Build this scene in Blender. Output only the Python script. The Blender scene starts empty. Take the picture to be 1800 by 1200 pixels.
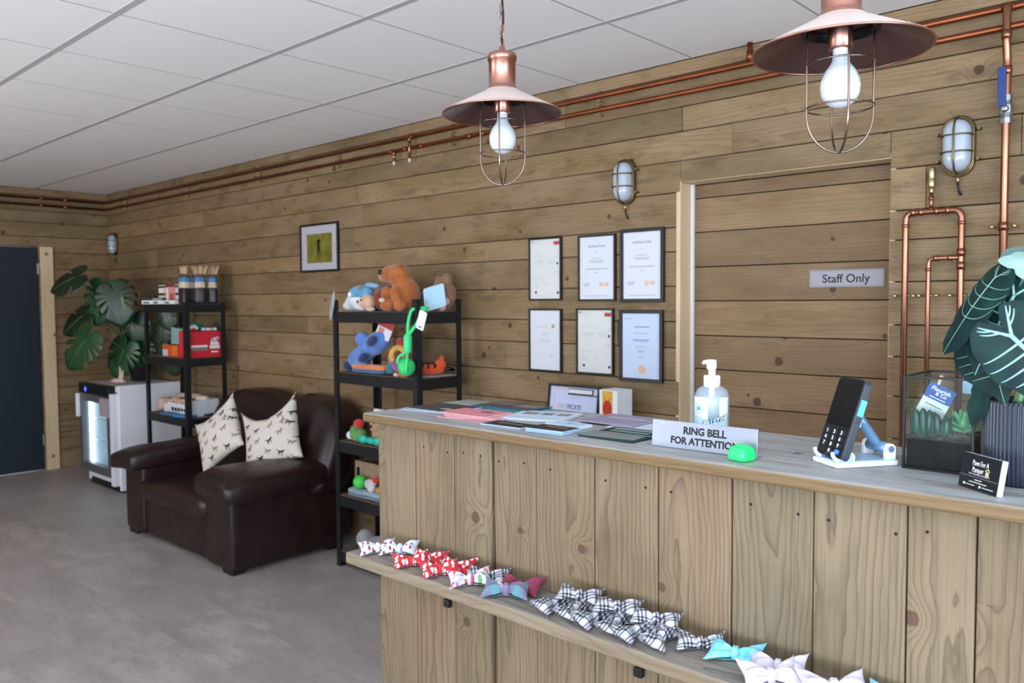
import bpy, bmesh, math, random
from mathutils import Vector, Matrix, Euler, noise
PI = math.pi
rad = math.radians
R = random.Random(11)
S = bpy.context.scene
C = S.collection

# ------------------------------------------------------------------ camera
FPX = 1438.94
_yaw, _pitch, _roll = rad(-42.8041), rad(-2.8306), rad(-0.3733)
_f = Vector((math.sin(_yaw) * math.cos(_pitch), math.cos(_yaw) * math.cos(_pitch), math.sin(_pitch)))
_r0 = Vector((math.cos(_yaw), -math.sin(_yaw), 0))
_u0 = _r0.cross(_f)
_r = _r0 * math.cos(_roll) + _u0 * math.sin(_roll)
_u = -_r0 * math.sin(_roll) + _u0 * math.cos(_roll)
cam_data = bpy.data.cameras.new('camera')
cam = bpy.data.objects.new('camera', cam_data)
C.objects.link(cam)
cam.matrix_world = Matrix(((_r.x, _u.x, -_f.x, 0), (_r.y, _u.y, -_f.y, 0), (_r.z, _u.z, -_f.z, 1.5), (0, 0, 0, 1)))
cam_data.sensor_width = 36
cam_data.lens = FPX / 1800 * 36
cam_data.clip_start = 0.02
cam_data.dof.use_dof = True
cam_data.dof.focus_distance = 1.75
cam_data.dof.aperture_fstop = 6.3
S.camera = cam

# ------------------------------------------------------------------ light
S.view_settings.view_transform = 'Standard'
S.view_settings.look = 'None'
S.view_settings.exposure = 0.23
S.view_settings.gamma = 1
S.view_settings.use_curve_mapping = False
world = bpy.data.worlds.new('overcast_sky')
S.world = world
world.use_nodes = True
world.node_tree.nodes['Background'].inputs[0].default_value = (0.66, 0.82, 1.0, 1)
world.node_tree.nodes['Background'].inputs[1].default_value = 2.4

def area(name, loc, target, sx, sy, power, col):
    d = bpy.data.lights.new(name, 'AREA')
    d.shape = 'RECTANGLE'; d.size = sx; d.size_y = sy; d.energy = power; d.color = col
    o = bpy.data.objects.new(name, d); C.objects.link(o)
    o.location = loc
    o.rotation_euler = (Vector(target) - Vector(loc)).to_track_quat('-Z', 'Y').to_euler()
    return o
# daylight through the shop front (behind the camera) and the glazed side of the room
area('daylight_shopfront', (0.6, -2.45, 1.15), (0.6, -1.55, 2.75), 4.2, 1.7, 262, (0.78, 0.88, 1.0))
area('daylight_side_glazing', (2.95, -0.3, 1.25), (1.9, -0.3, 2.75), 3.6, 1.8, 150, (0.74, 0.86, 1.0))
area('daylight_shopfront_far', (-4.6, -2.45, 1.2), (-4.6, -1.4, 2.5), 2.2, 1.6, 82, (1.0, 0.93, 0.90))

# ------------------------------------------------------------------ colours and node helpers
def lin(c):
    if isinstance(c, str):
        c = [int(c[i:i + 2], 16) / 255 for i in (0, 2, 4)]
    return tuple(x / 12.92 if x <= 0.04045 else ((x + 0.055) / 1.055) ** 2.4 for x in c) + (1,)

class NT:
    """small wrapper to write node graphs as expressions"""
    def __init__(s, name):
        s.m = bpy.data.materials.new(name); s.m.use_nodes = True
        s.t = s.m.node_tree; s.b = s.t.nodes['Principled BSDF']
    def n(s, kind, **k):
        x = s.t.nodes.new(kind)
        for a, v in k.items(): setattr(x, a, v)
        return x
    def put(s, sock, v):
        if isinstance(v, bpy.types.NodeSocket): s.t.links.new(v, sock)
        elif v is not None:
            if isinstance(v, (tuple, list)) and sock.type == 'RGBA' and len(v) == 3: v = tuple(v) + (1,)
            sock.default_value = v
    def math(s, op, a, b=None, c=None, clamp=False):
        x = s.n('ShaderNodeMath', operation=op, use_clamp=clamp)
        s.put(x.inputs[0], a)
        if b is not None: s.put(x.inputs[1], b)
        if c is not None: s.put(x.inputs[2], c)
        return x.outputs[0]
    def vec(s, x=0, y=0, z=0):
        k = s.n('ShaderNodeCombineXYZ')
        for i, v in enumerate((x, y, z)): s.put(k.inputs[i], v)
        return k.outputs[0]
    def sep(s, v):
        k = s.n('ShaderNodeSeparateXYZ'); s.put(k.inputs[0], v); return k.outputs
    def noise(s, v, scale, detail=2, rough=.5, dims='3D'):
        k = s.n('ShaderNodeTexNoise', noise_dimensions=dims)
        s.put(k.inputs['Vector'], v); k.inputs['Scale'].default_value = scale
        k.inputs['Detail'].default_value = detail; k.inputs['Roughness'].default_value = rough
        return k.outputs[0]
    def voro(s, v, scale, feature='F1', rnd=1.0, dims='2D'):
        k = s.n('ShaderNodeTexVoronoi', feature=feature, voronoi_dimensions=dims)
        s.put(k.inputs['Vector'], v); k.inputs['Scale'].default_value = scale
        k.inputs['Randomness'].default_value = rnd
        return k.outputs
    def step(s, v, lo, hi, a=0.0, b=1.0):
        k = s.n('ShaderNodeMapRange', interpolation_type='SMOOTHSTEP')
        s.put(k.inputs[0], v)
        for i, q in enumerate((lo, hi, a, b)): k.inputs[i + 1].default_value = q
        return k.outputs[0]
    def mix(s, fac, a, b, mode='MIX'):
        k = s.n('ShaderNodeMix', data_type='RGBA', blend_type=mode)
        s.put(k.inputs[0], fac); s.put(k.inputs[6], a); s.put(k.inputs[7], b)
        return k.outputs[2]
    def obj(s): return s.n('ShaderNodeTexCoord').outputs['Object']
    def uv(s): return s.n('ShaderNodeTexCoord').outputs['UV']
    def bump(s, h, strength=.3, dist=.002):
        k = s.n('ShaderNodeBump'); k.inputs['Strength'].default_value = strength; k.inputs['Distance'].default_value = dist
        s.put(k.inputs['Height'], h); s.t.links.new(k.outputs[0], s.b.inputs['Normal'])
    def set(s, **k):
        for a, v in k.items(): s.put(s.b.inputs[a.replace('_', ' ')], v)
        return s.m

MATS = {}
def P(name, col, rough=.5, metal=0.0, bump=None, spec=.5, coat=0, sheen=0, alpha=None, trans=0, ior=1.45, var=0.0):
    """plain principled material with a little procedural variation"""
    if name in MATS: return MATS[name]
    t = NT(name)
    c = lin(col)
    base = c
    if var:
        nz = t.noise(t.obj(), var if var > 1 else 18, 3)
        dk = tuple(x * .72 for x in c[:3]) + (1,)
        base = t.mix(t.step(nz, .3, .7), dk, c)
    t.set(Base_Color=base, Roughness=rough, Metallic=metal)
    t.b.inputs['Specular IOR Level'].default_value = spec
    t.b.inputs['IOR'].default_value = ior
    if coat: t.b.inputs['Coat Weight'].default_value = coat
    if sheen: t.b.inputs['Sheen Weight'].default_value = sheen
    if trans: t.b.inputs['Transmission Weight'].default_value = trans
    if alpha is not None: t.b.inputs['Alpha'].default_value = alpha
    if bump:
        t.bump(t.noise(t.obj(), bump[0], 3), bump[1], bump[2] if len(bump) > 2 else .003)
    MATS[name] = t.m
    return t.m

# ------------------------------------------------------------------ mesh builder
def glass(name, tint, refl=.10, rough=.02):
    """clear pane: mostly see-through with a weak mirror, stronger at grazing angles"""
    if name in MATS: return MATS[name]
    t = NT(name); nt = t.t
    tr = t.n('ShaderNodeBsdfTransparent'); tr.inputs[0].default_value = lin(tint)
    gl = t.n('ShaderNodeBsdfGlossy'); gl.inputs['Roughness'].default_value = rough
    lw = t.n('ShaderNodeLayerWeight'); lw.inputs[0].default_value = .25
    mx = t.n('ShaderNodeMixShader')
    nt.links.new(t.math('MULTIPLY_ADD', lw.outputs['Fresnel'], .05, refl * .02), mx.inputs[0])
    nt.links.new(tr.outputs[0], mx.inputs[1]); nt.links.new(gl.outputs[0], mx.inputs[2])
    nt.links.new(mx.outputs[0], nt.nodes['Material Output'].inputs[0])
    MATS[name] = t.m
    return t.m

class MB:
    def __init__(s):
        s.v = []; s.f = []; s.sm = []; s.uv = {}; s.pl = {}
    def add(s, vs, fs, smooth=False, M=None):
        b = len(s.v)
        s.v.extend([(M @ Vector(p)) if M else Vector(p) for p in vs])
        for q in fs:
            s.f.append(tuple(b + i for i in q)); s.sm.append(smooth)
        return b
    def box(s, x0, x1, y0, y1, z0, z1, M=None):
        vs = [(x, y, z) for x in (x0, x1) for y in (y0, y1) for z in (z0, z1)]
        fs = [(0, 1, 3, 2), (4, 6, 7, 5), (0, 4, 5, 1), (2, 3, 7, 6), (0, 2, 6, 4), (1, 5, 7, 3)]
        return s.add(vs, fs, False, M)
    def plank(s, x0, x1, y0, y1, z0, z1, grain, across, rnd=None, M=None, outline=None):
        """box with wood coordinates: grain/across are axis numbers; uv in metres, random tint in 'pl'"""
        rnd = rnd or (R.random(), R.random(), R.random())
        b = s.box(x0, x1, y0, y1, z0, z1, M)
        s._wood(b, 6, grain, across, rnd, ((x0 + x1) / 2, (y0 + y1) / 2, (z0 + z1) / 2), M)
    def _wood(s, b, nf, grain, across, rnd, cen, M=None):
        Mi = M.inverted() if M else None
        o = rnd[0] * 40 + rnd[1] * 17
        for fi in range(len(s.f) - nf, len(s.f)):
            us = []
            for vi in s.f[fi]:
                p = Mi @ s.v[vi] if Mi else s.v[vi]
                third = 3 - grain - across
                us.append((p[grain] + o, (p[across] - cen[across]) + (p[third] - cen[third]) * .6))
            s.uv[fi] = us
        for vi in range(b, len(s.v)): s.pl[vi] = rnd
    def lathe(s, prof, n=32, M=None, smooth=True, cap0=False, cap1=False):
        vs = []; fs = []
        for r, z in prof:
            for k in range(n):
                a = 2 * PI * k / n
                vs.append((r * math.cos(a), r * math.sin(a), z))
        for i in range(len(prof) - 1):
            for k in range(n):
                k2 = (k + 1) % n
                fs.append((i * n + k, i * n + k2, (i + 1) * n + k2, (i + 1) * n + k))
        b = s.add(vs, fs, smooth, M)
        if cap0: s.f.append(tuple(b + k for k in reversed(range(n)))); s.sm.append(False)
        if cap1: s.f.append(tuple(b + (len(prof) - 1) * n + k for k in range(n))); s.sm.append(False)
    def tube(s, pts, r, n=10, M=None, closed=False, caps=True, flat=1.0, up=None):
        pts = [Vector(p) for p in pts]
        N = len(pts)
        rs = r if isinstance(r, (list, tuple)) else [r] * N
        tans = []
        for i in range(N):
            if closed: t = pts[(i + 1) % N] - pts[i - 1]
            else: t = pts[min(i + 1, N - 1)] - pts[max(i - 1, 0)]
            tans.append(t.normalized() if t.length > 1e-9 else Vector((0, 0, 1)))
        nrm = Vector(up) if up else (Vector((0, 0, 1)) if abs(tans[0].z) < .9 else Vector((1, 0, 0)))
        vs = []; fs = []
        for i in range(N):
            t = tans[i]
            nrm = (nrm - t * nrm.dot(t))
            nrm = nrm.normalized() if nrm.length > 1e-6 else t.orthogonal().normalized()
            bn = t.cross(nrm)
            for k in range(n):
                a = 2 * PI * k / n
                vs.append(pts[i] + bn * (math.cos(a) * rs[i]) + nrm * (math.sin(a) * rs[i] * flat))
        for i in range(N if closed else N - 1):
            j = (i + 1) % N
            for k in range(n):
                k2 = (k + 1) % n
                fs.append((i * n + k, i * n + k2, j * n + k2, j * n + k))
        b = s.add(vs, fs, True, M)
        if caps and not closed:
            s.f.append(tuple(b + k for k in reversed(range(n)))); s.sm.append(False)
            s.f.append(tuple(b + (N - 1) * n + k for k in range(n))); s.sm.append(False)
    def prism(s, out, z0, z1, M=None):
        n = len(out)
        vs = [(x, y, z0) for x, y in out] + [(x, y, z1) for x, y in out]
        ar = sum(out[i][0] * out[(i + 1) % n][1] - out[(i + 1) % n][0] * out[i][1] for i in range(n))
        fs = [(i, (i + 1) % n, n + (i + 1) % n, n + i) for i in range(n)]
        fs += [tuple(reversed(range(n))), tuple(range(n, 2 * n))]
        if ar < 0: fs = [tuple(reversed(q)) for q in fs]
        return s.add(vs, fs, False, M)
    def sup(s, c, h, e1=1.0, e2=1.0, nu=24, nv=14, M=None, fn=None):
        """superellipsoid centred c with half sizes h; e<1 boxier"""
        pw = lambda x, e: math.copysign(abs(x) ** e, x)
        vs = []; fs = []
        for j in range(1, nv):
            b = -PI / 2 + PI * j / nv
            for i in range(nu):
                a = 2 * PI * i / nu
                p = Vector((pw(math.cos(b), e1) * pw(math.cos(a), e2), pw(math.cos(b), e1) * pw(math.sin(a), e2), pw(math.sin(b), e1)))
                vs.append(p)
        vs.append(Vector((0, 0, -1))); vs.append(Vector((0, 0, 1)))
        q = []
        for p in vs:
            w = Vector((c[0] + p.x * h[0], c[1] + p.y * h[1], c[2] + p.z * h[2]))
            if fn: w = fn(w, p)
            q.append(w)
        for j in range(nv - 2):
            for i in range(nu):
                i2 = (i + 1) % nu
                fs.append((j * nu + i, j * nu + i2, (j + 1) * nu + i2, (j + 1) * nu + i))
        b0 = (nv - 1) * nu
        for i in range(nu):
            i2 = (i + 1) % nu
            fs.append((b0, i2, i)); fs.append((b0 + 1, (nv - 2) * nu + i, (nv - 2) * nu + i2))
        s.add(q, fs, True, M)
    def grid(s, fn, nu, nv, M=None, smooth=True, uv=None):
        vs = [fn(i / nu, j / nv) for j in range(nv + 1) for i in range(nu + 1)]
        fs = [(j * (nu + 1) + i, j * (nu + 1) + i + 1, (j + 1) * (nu + 1) + i + 1, (j + 1) * (nu + 1) + i) for j in range(nv) for i in range(nu)]
        f0 = len(s.f)
        s.add(vs, fs, smooth, M)
        if uv:
            for k in range(nu * nv):
                j, i = divmod(k, nu)
                s.uv[f0 + k] = [uv(a / nu, b / nv) for a, b in ((i, j), (i + 1, j), (i + 1, j + 1), (i, j + 1))]
    def build(s, name, mat, parent=None, bevel=0, seg=2, subsurf=0, solid=0, world=True, weld=0, auto=None):
        me = bpy.data.meshes.new(name)
        vs = s.v
        if parent is not None and world:
            inv = chain(parent).inverted()
            vs = [inv @ p for p in vs]
        me.from_pydata([tuple(p) for p in vs], [], s.f)
        me.polygons.foreach_set('use_smooth', s.sm)
        if s.uv:
            L = me.uv_layers.new(name='uv')
            for p in me.polygons:
                u = s.uv.get(p.index)
                if u:
                    for k, li in enumerate(p.loop_indices): L.data[li].uv = u[k]
        if s.pl:
            A = me.color_attributes.new('pl', 'FLOAT_COLOR', 'POINT')
            for vi, c in s.pl.items(): A.data[vi].color = (c[0], c[1], c[2], 1)
        me.materials.append(mat)
        me.update()
        o = bpy.data.objects.new(name, me); C.objects.link(o)
        if parent is not None: o.parent = parent
        if weld:
            m = o.modifiers.new('weld', 'WELD'); m.merge_threshold = weld
        if solid:
            m = o.modifiers.new('solid', 'SOLIDIFY'); m.thickness = solid; m.offset = 0
        if bevel:
            m = o.modifiers.new('bevel', 'BEVEL'); m.width = bevel; m.segments = seg; m.limit_method = 'ANGLE'; m.angle_limit = rad(40)
            m.harden_normals = False
        if subsurf:
            m = o.modifiers.new('sub', 'SUBSURF'); m.levels = m.render_levels = subsurf
        return o

def chain(o):
    M = o.matrix_basis.copy()
    while o.parent is not None:
        o = o.parent; M = o.matrix_basis @ M
    return M

def thing(name, label, cat, loc=(0, 0, 0), rz=0.0, group=None, rot=None):
    o = bpy.data.objects.new(name, None); C.objects.link(o)
    o.empty_display_size = .05
    o.location = loc; o.rotation_euler = rot or (0, 0, rz)
    o['label'] = label; o['category'] = cat
    if group: o['group'] = group
    return o
def tag(o, label, cat, group=None, kind=None):
    o['label'] = label; o['category'] = cat
    if group: o['group'] = group
    if kind: o['kind'] = kind
    return o
def struct(o, label=None):
    o['kind'] = 'structure'
    if label: o['label'] = label
    return o
def dup(root, loc, rz=0.0, label=None, rot=None, group=None, scale=None):
    r = root.copy(); C.objects.link(r)
    r.location = loc; r.rotation_euler = rot or (0, 0, rz)
    if scale: r.scale = (scale,) * 3
    if label: r['label'] = label
    if group: r['group'] = group
    for ch in list(root.children):
        c = ch.copy(); C.objects.link(c); c.parent = r
        for g in list(ch.children):
            d = g.copy(); C.objects.link(d); d.parent = c
    return r
def one(mb, name, mat, label, cat, group=None, loc=None, **k):
    """single-mesh thing whose origin sits at its base centre"""
    xs = [p.x for p in mb.v]; ys = [p.y for p in mb.v]; zs = [p.z for p in mb.v]
    o0 = Vector(((min(xs) + max(xs)) / 2, (min(ys) + max(ys)) / 2, min(zs)))
    mb.v = [p - o0 for p in mb.v]
    o = mb.build(name, mat, None, **k)
    o.location = o0
    return tag(o, label, cat, group)
def frame(o, x, y, z):
    """matrix from origin and axis vectors"""
    x, y, z, o = Vector(x), Vector(y), Vector(z), Vector(o)
    return Matrix(((x.x, y.x, z.x, o.x), (x.y, y.y, z.y, o.y), (x.z, y.z, z.z, o.z), (0, 0, 0, 1)))
def T(x, y, z): return Matrix.Translation((x, y, z))
def RX(a): return Matrix.Rotation(a, 4, 'X')
def RY(a): return Matrix.Rotation(a, 4, 'Y')
def RZ(a): return Matrix.Rotation(a, 4, 'Z')

def text(body, size, mat, parent, M, name='lettering', bold=0.0, thick=.0003, align='CENTER', shear=0.0, sx=1.0, world=True, spacing=1.0):
    """lettering lying in the XY plane of M, baseline at y=0"""
    cu = bpy.data.curves.new(name, 'FONT')
    cu.body = body; cu.size = size; cu.align_x = align; cu.offset = bold; cu.extrude = thick / 2; cu.shear = shear
    cu.resolution_u = 3; cu.space_character = spacing
    t = bpy.data.objects.new(name, cu); C.objects.link(t)
    dg = bpy.context.evaluated_depsgraph_get(); dg.update()
    me = bpy.data.meshes.new_from_object(t.evaluated_get(dg))
    bpy.data.objects.remove(t); bpy.data.curves.remove(cu)
    me.name = name
    X = M @ T(0, 0, thick / 2) @ Matrix.Diagonal((sx, 1, 1, 1))
    if parent is not None and world: X = chain(parent).inverted() @ X
    me.transform(X)
    me.materials.clear(); me.materials.append(mat)
    o = bpy.data.objects.new(name, me); C.objects.link(o)
    if parent is not None: o.parent = parent
    return o
def bars(rows, mat, parent, M, name='print', thick=.0003):
    """printed marks too small to read: rows of (x0,x1,y0,y1) in the plane of M"""
    o = None
    for x0, x1, y0, y1 in rows:
        b = MB(); b.box(x0, x1, y0, y1, 0, thick, M); o = b.build(name, mat, parent)
    return o
def disc(r, n=24, cx=0, cy=0, sx=1, sy=1):
    return [(cx + r * sx * math.cos(2 * PI * k / n), cy + r * sy * math.sin(2 * PI * k / n)) for k in range(n)]
def rrect(x0, x1, y0, y1, r, n=5):
    o = []
    for cx, cy, a in ((x1 - r, y0 + r, -90), (x1 - r, y1 - r, 0), (x0 + r, y1 - r, 90), (x0 + r, y0 + r, 180)):
        for k in range(n + 1):
            t = rad(a + 90 * k / n); o.append((cx + r * math.cos(t), cy + r * math.sin(t)))
    return o

# ------------------------------------------------------------------ wood
def wood(name, light, mid, dark, ring=.75, freq=95, tint=('8f8a68', 'a58a66'), tint_amt=.35, knot='6b4a34', rough=.62, knot_th=.5, fibre=.25, grey=None, stain=0, line=2.6):
    t = NT(name)
    uv = t.sep(t.uv())
    u, v = uv[0], uv[1]
    at = t.n('ShaderNodeAttribute', attribute_name='pl')
    pl = t.sep(at.outputs['Vector'])
    r1, r2, r3 = pl[0], pl[1], pl[2]
    u2 = t.math('ADD', u, t.math('MULTIPLY', r3, 13))
    lowv = t.vec(u2, t.math('MULTIPLY', r1, 7), 0)
    # pith wanders along the board, so the cut shows arches and straight grain in turn
    wob = t.math('MULTIPLY', t.math('SUBTRACT', t.noise(lowv, .9, 1), .5), .13)
    yc = t.math('ADD', t.math('MULTIPLY', t.math('SUBTRACT', r2, .5), .16), t.math('MULTIPLY', t.math('SUBTRACT', t.noise(t.vec(u2, 5, 2), 1.3, 2), .5), .07))
    dep = t.math('ADD', t.math('MULTIPLY', r1, .07), wob)
    dy = t.math('SUBTRACT', v, yc)
    # knots
    kv = t.vec(t.math('ADD', u, t.math('MULTIPLY', r1, 23)), t.math('ADD', v, t.math('MULTIPLY', r2, 31)))
    vo = t.voro(kv, 3.6)
    kd = t.math('DIVIDE', vo[0], 3.6)
    kc = t.sep(vo[1])
    on = t.math('GREATER_THAN', kc[0], knot_th)
    kr = t.math('MULTIPLY_ADD', kc[1], .012, .007)
    rel = t.math('DIVIDE', kd, kr)
    rel = t.math('ADD', rel, t.math('MULTIPLY', t.math('SUBTRACT', t.noise(kv, 60, 2), .5), .5))
    warp = t.math('MULTIPLY', t.math('POWER', 2.718, t.math('MULTIPLY', t.math('MULTIPLY', rel, rel), -.16)), t.math('MULTIPLY', on, .028))
    rr = t.math('SQRT', t.math('ADD', t.math('MULTIPLY', dy, dy), t.math('MULTIPLY', dep, dep)))
    rr = t.math('ADD', rr, warp)
    rr = t.math('ADD', rr, t.math('MULTIPLY', t.math('SUBTRACT', t.noise(t.vec(t.math('MULTIPLY', u, 2.2), t.math('MULTIPLY', v, 9), r1), 4, 2), .5), .012))
    fr = t.math('FRACT', t.math('MULTIPLY', rr, freq))
    rg = t.math('MULTIPLY', t.math('POWER', fr, line), t.step(fr, 1.0, .93))
    fib = t.noise(t.vec(t.math('MULTIPLY', u, 5), t.math('MULTIPLY', v, 220), r2), 1.0, 2)
    blot = t.noise(t.vec(t.math('MULTIPLY', u, 1.4), t.math('MULTIPLY', v, 5), r3), 1.6, 3)
    col = t.mix(t.step(blot, .32, .68), lin(mid), lin(light))
    tn = t.mix(r3, lin(tint[0]), lin(tint[1]))
    col = t.mix(t.math('MULTIPLY', t.step(t.noise(t.vec(t.math('MULTIPLY', u, .9), t.math('MULTIPLY', v, 2), r2), 2.0, 2), .35, .65), tint_amt), col, tn)
    col = t.mix(t.math('MULTIPLY', rg, ring), col, lin(dark))
    col = t.mix(t.math('MULTIPLY', t.step(fib, .45, .75), fibre), col, lin(dark))
    if grey:   # worn and weathered where hands and goods rub: the upper face only
        nz = t.sep(t.n('ShaderNodeTexCoord').outputs['Normal'])[2]
        gm = t.step(t.noise(t.vec(t.math('MULTIPLY', u, 2), t.math('MULTIPLY', v, 14), 3), 2.0, 3), .25, .6, .45, .95)
        gc = t.mix(t.math('MULTIPLY', rg, .85), lin(grey), lin('5a5753'))
        crk = t.noise(t.vec(t.math('MULTIPLY', u, 3), t.math('MULTIPLY', v, 130), r1), 1.0, 3, .6)
        gc = t.mix(t.step(crk, .58, .72, 0, .75), gc, lin('4c4a47'))
        col = t.mix(t.math('MULTIPLY', gm, t.step(nz, .55, .9)), col, gc)
    if stain:
        st = t.noise(t.vec(t.math('MULTIPLY', u, 2.6), t.math('MULTIPLY', v, 7), r1), 2.2, 4, .62)
        col = t.mix(t.step(st, .48, .74, 0, stain), col, lin(dark))
    # per-board brightness
    br = t.math('MULTIPLY_ADD', r1, .26, .84)
    col = t.mix(1.0, col, t.vec(br, br, br), 'MULTIPLY')
    km = t.math('MULTIPLY', t.step(rel, 1.15, .85), on)
    kcol = t.mix(t.step(t.math('FRACT', t.math('MULTIPLY', rel, 2.6)), .3, .9), lin(knot), tuple(x * .55 for x in lin(knot)[:3]) + (1,))
    col = t.mix(t.math('MULTIPLY', km, .85), col, kcol)
    t.set(Base_Color=col, Roughness=rough)
    t.b.inputs['Specular IOR Level'].default_value = .35
    h = t.math('ADD', t.math('MULTIPLY', rg, -.6), t.math('MULTIPLY', fib, .35))
    t.bump(h, .35, .0012)
    return t.m

M_WALL = wood('treated_wall_planks', '988062', '846b4a', '4f3c27', ring=.36, freq=85, tint=('716545', '987a57'), tint_amt=.6, knot='4a3120', fibre=.25, stain=.5, knot_th=.62)
M_DOORW = wood('treated_door_planks', '93795a', '80664a', '5b4630', ring=.36, freq=75, tint=('7b6c4c', '917452'), tint_amt=.45, knot='4e3220', fibre=.2, stain=.25, knot_th=.6)
M_BOARD = wood('pale_treated_boards', '87755c', '78674e', '3f3326', ring=.68, freq=105, tint=('6d6955', '8a6c54'), tint_amt=.6, knot='5c3f32', fibre=.3, line=4.0, stain=.2, knot_th=.55)
M_TOP = wood('worn_worktop', '7b6343', '6f573a', '4a3520', ring=.45, freq=130, tint=('735f40', '77593a'), tint_amt=.4, knot='665a56', rough=.5, grey='b8bdc0', line=3.5, knot_th=.6)
M_SHELF = wood('sawn_shelf_board', '8f806c', '806f58', '57483a', ring=.42, freq=120, tint=('7b7364', '89745c'), tint_amt=.4, knot='5d4637', grey='948f88', line=3.5)
M_EDGE = wood('pine_lining', 'd9c3a0', 'cdb48f', 'b0926b', ring=.35, freq=60, tint=('d8b79a', 'cfc0a0'), tint_amt=.4, knot='8e6547', fibre=.12)
M_BACKING = P('dark_gap', '1d160f', .9)

# ------------------------------------------------------------------ the room
WX, WY, CEIL = -8.098, 3.119, 2.525
XR, YF = 3.1, -2.6
# floor: mottled stone-look vinyl tiles
def floor_mat():
    t = NT('stone_look_vinyl_tiles')
    o = t.sep(t.obj())
    x, y = o[0], o[1]
    row = t.math('FLOOR', t.math('DIVIDE', y, .32))
    off = t.math('MULTIPLY', t.math('FRACT', t.math('MULTIPLY', row, .37)), .64)
    col_i = t.math('FLOOR', t.math('DIVIDE', t.math('ADD', x, off), .64))
    rnd = t.n('ShaderNodeTexWhiteNoise', noise_dimensions='2D'); t.put(rnd.inputs['Vector'], t.vec(row, col_i))
    rv = rnd.outputs['Value']
    cl = t.noise(t.vec(t.math('MULTIPLY', x, 1.0), t.math('MULTIPLY', y, 2.2), t.math('MULTIPLY', rv, 30)), 3.2, 4, .55)
    fi = t.noise(t.vec(t.math('MULTIPLY', x, 3), t.math('MULTIPLY', y, 9), t.math('MULTIPLY', rv, 50)), 5, 3)
    c = t.mix(t.step(cl, .3, .7), lin('96908c'), lin('b4aca8'))
    c = t.mix(t.math('MULTIPLY', rv, .75), c, lin('9d9593'))
    c = t.mix(t.math('MULTIPLY', t.step(fi, .5, .75), .4), c, lin('887c74'))
    t.set(Base_Color=c, Roughness=t.math('MULTIPLY_ADD', cl, .25, .38))
    t.bump(t.math('ADD', cl, fi), .15, .002)
    return t.m
b = MB(); b.box(WX - .2, XR + .2, YF - .2, WY + .3, -.1, 0)
struct(b.build('floor', floor_mat()), 'grey brown mottled stone look vinyl floor')

# ceiling tiles with a grid of tees
M_TILE = P('white_ceiling_tile', 'f0edec', .9, bump=(240, .25, .001))
M_TEE = P('ceiling_tee_paint', 'b4b0b0', .7)
b = MB()
gx = [-2.432 + .6 * i for i in range(-10, 10)]
gy = [1.22 + .638 * j for j in range(-7, 4)]
for i in range(len(gx) - 1):
    for j in range(len(gy) - 1):
        x0, x1, y0, y1 = max(gx[i], WX), min(gx[i + 1], XR), max(gy[j], YF), min(gy[j + 1], WY)
        if x1 - x0 < .01 or y1 - y0 < .01: continue
        b.box(x0 + .003, x1 - .003, y0 + .005, y1 - .005, CEIL, CEIL + .015)
struct(b.build('ceiling', M_TILE, bevel=.003, seg=1), 'white suspended ceiling of square tiles')
b = MB()
for x in gx:
    if WX < x < XR: b.box(x - .0055, x + .0055, YF, WY, CEIL + .0005, CEIL + .003)
for y in gy:
    if YF < y < WY - .05: b.box(WX, XR, y - .012, y + .012, CEIL - .002, CEIL + .004)
struct(b.build('trim_ceiling', M_TEE), 'grid of ceiling tees')
b = MB(); b.box(WX - .2, XR + .2, YF - .2, WY + .3, CEIL + .016, CEIL + .12)
struct(b.build('ceiling_void', P('void_paint', '77736f', .9)))

rows = [2.525, 2.465, 2.33, 2.225, 2.10, 1.965, 1.815, 1.71, 1.56, 1.405, 1.29, 1.145, .99, .84, .735, .585, .43, .325, .17, 0.0]
DX0, DX1, DZ = -1.887, -1.02, 2.005
def plank_rows(b, a0, a1, rows, place, hole=None, rnd=R):
    """planks between a0..a1 along the wall; place(p0,p1,z0,z1,d) adds one"""
    for k in range(len(rows) - 1):
        z1, z0 = rows[k], rows[k + 1]
        cuts = [a0]; p = a0 + rnd.uniform(.6, 2.6)
        while p < a1 - .3:
            cuts.append(p); p += rnd.uniform(1.8, 3.6)
        cuts.append(a1)
        for i in range(len(cuts) - 1):
            segs = [(cuts[i], cuts[i + 1], z0, z1)]
            if hole:
                h0, h1, hz = hole; out = []
                for s0, s1, q0, q1 in segs:
                    if q0 >= hz or s1 <= h0 or s0 >= h1: out.append((s0, s1, q0, q1)); continue
                    if s0 < h0: out.append((s0, h0, q0, q1))
                    if s1 > h1: out.append((h1, s1, q0, q1))
                    if q1 > hz: out.append((max(s0, h0), min(s1, h1), hz, q1))
                segs = out
            d = rnd.uniform(0, .005)
            for s0, s1, q0, q1 in segs:
                if s1 - s0 > .004 and q1 - q0 > .004: place(s0 + .0008, s1 - .0008, q0 + .0018, q1 - .0018, d)
b = MB()
plank_rows(b, WX, XR, rows, lambda p0, p1, z0, z1, d: b.plank(p0, p1, WY - d, WY + .03, z0, z1, 0, 2), (DX0, DX1, DZ))
struct(b.build('wall_back', M_WALL, bevel=.0025, seg=2), 'long wall clad in horizontal treated timber planks')
b = MB()
b.box(WX - .1, DX0 - .001, WY + .022, WY + .2, 0, CEIL + .02); b.box(DX1 + .001, XR + .1, WY + .022, WY + .2, 0, CEIL + .02)
b.box(DX0 - .002, DX1 + .002, WY + .022, WY + .2, DZ + .02, CEIL + .02); b.box(DX0 - .002, DX1 + .002, WY + .16, WY + .2, 0, DZ + .02)
struct(b.build('wall_back_core', M_BACKING))

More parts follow.
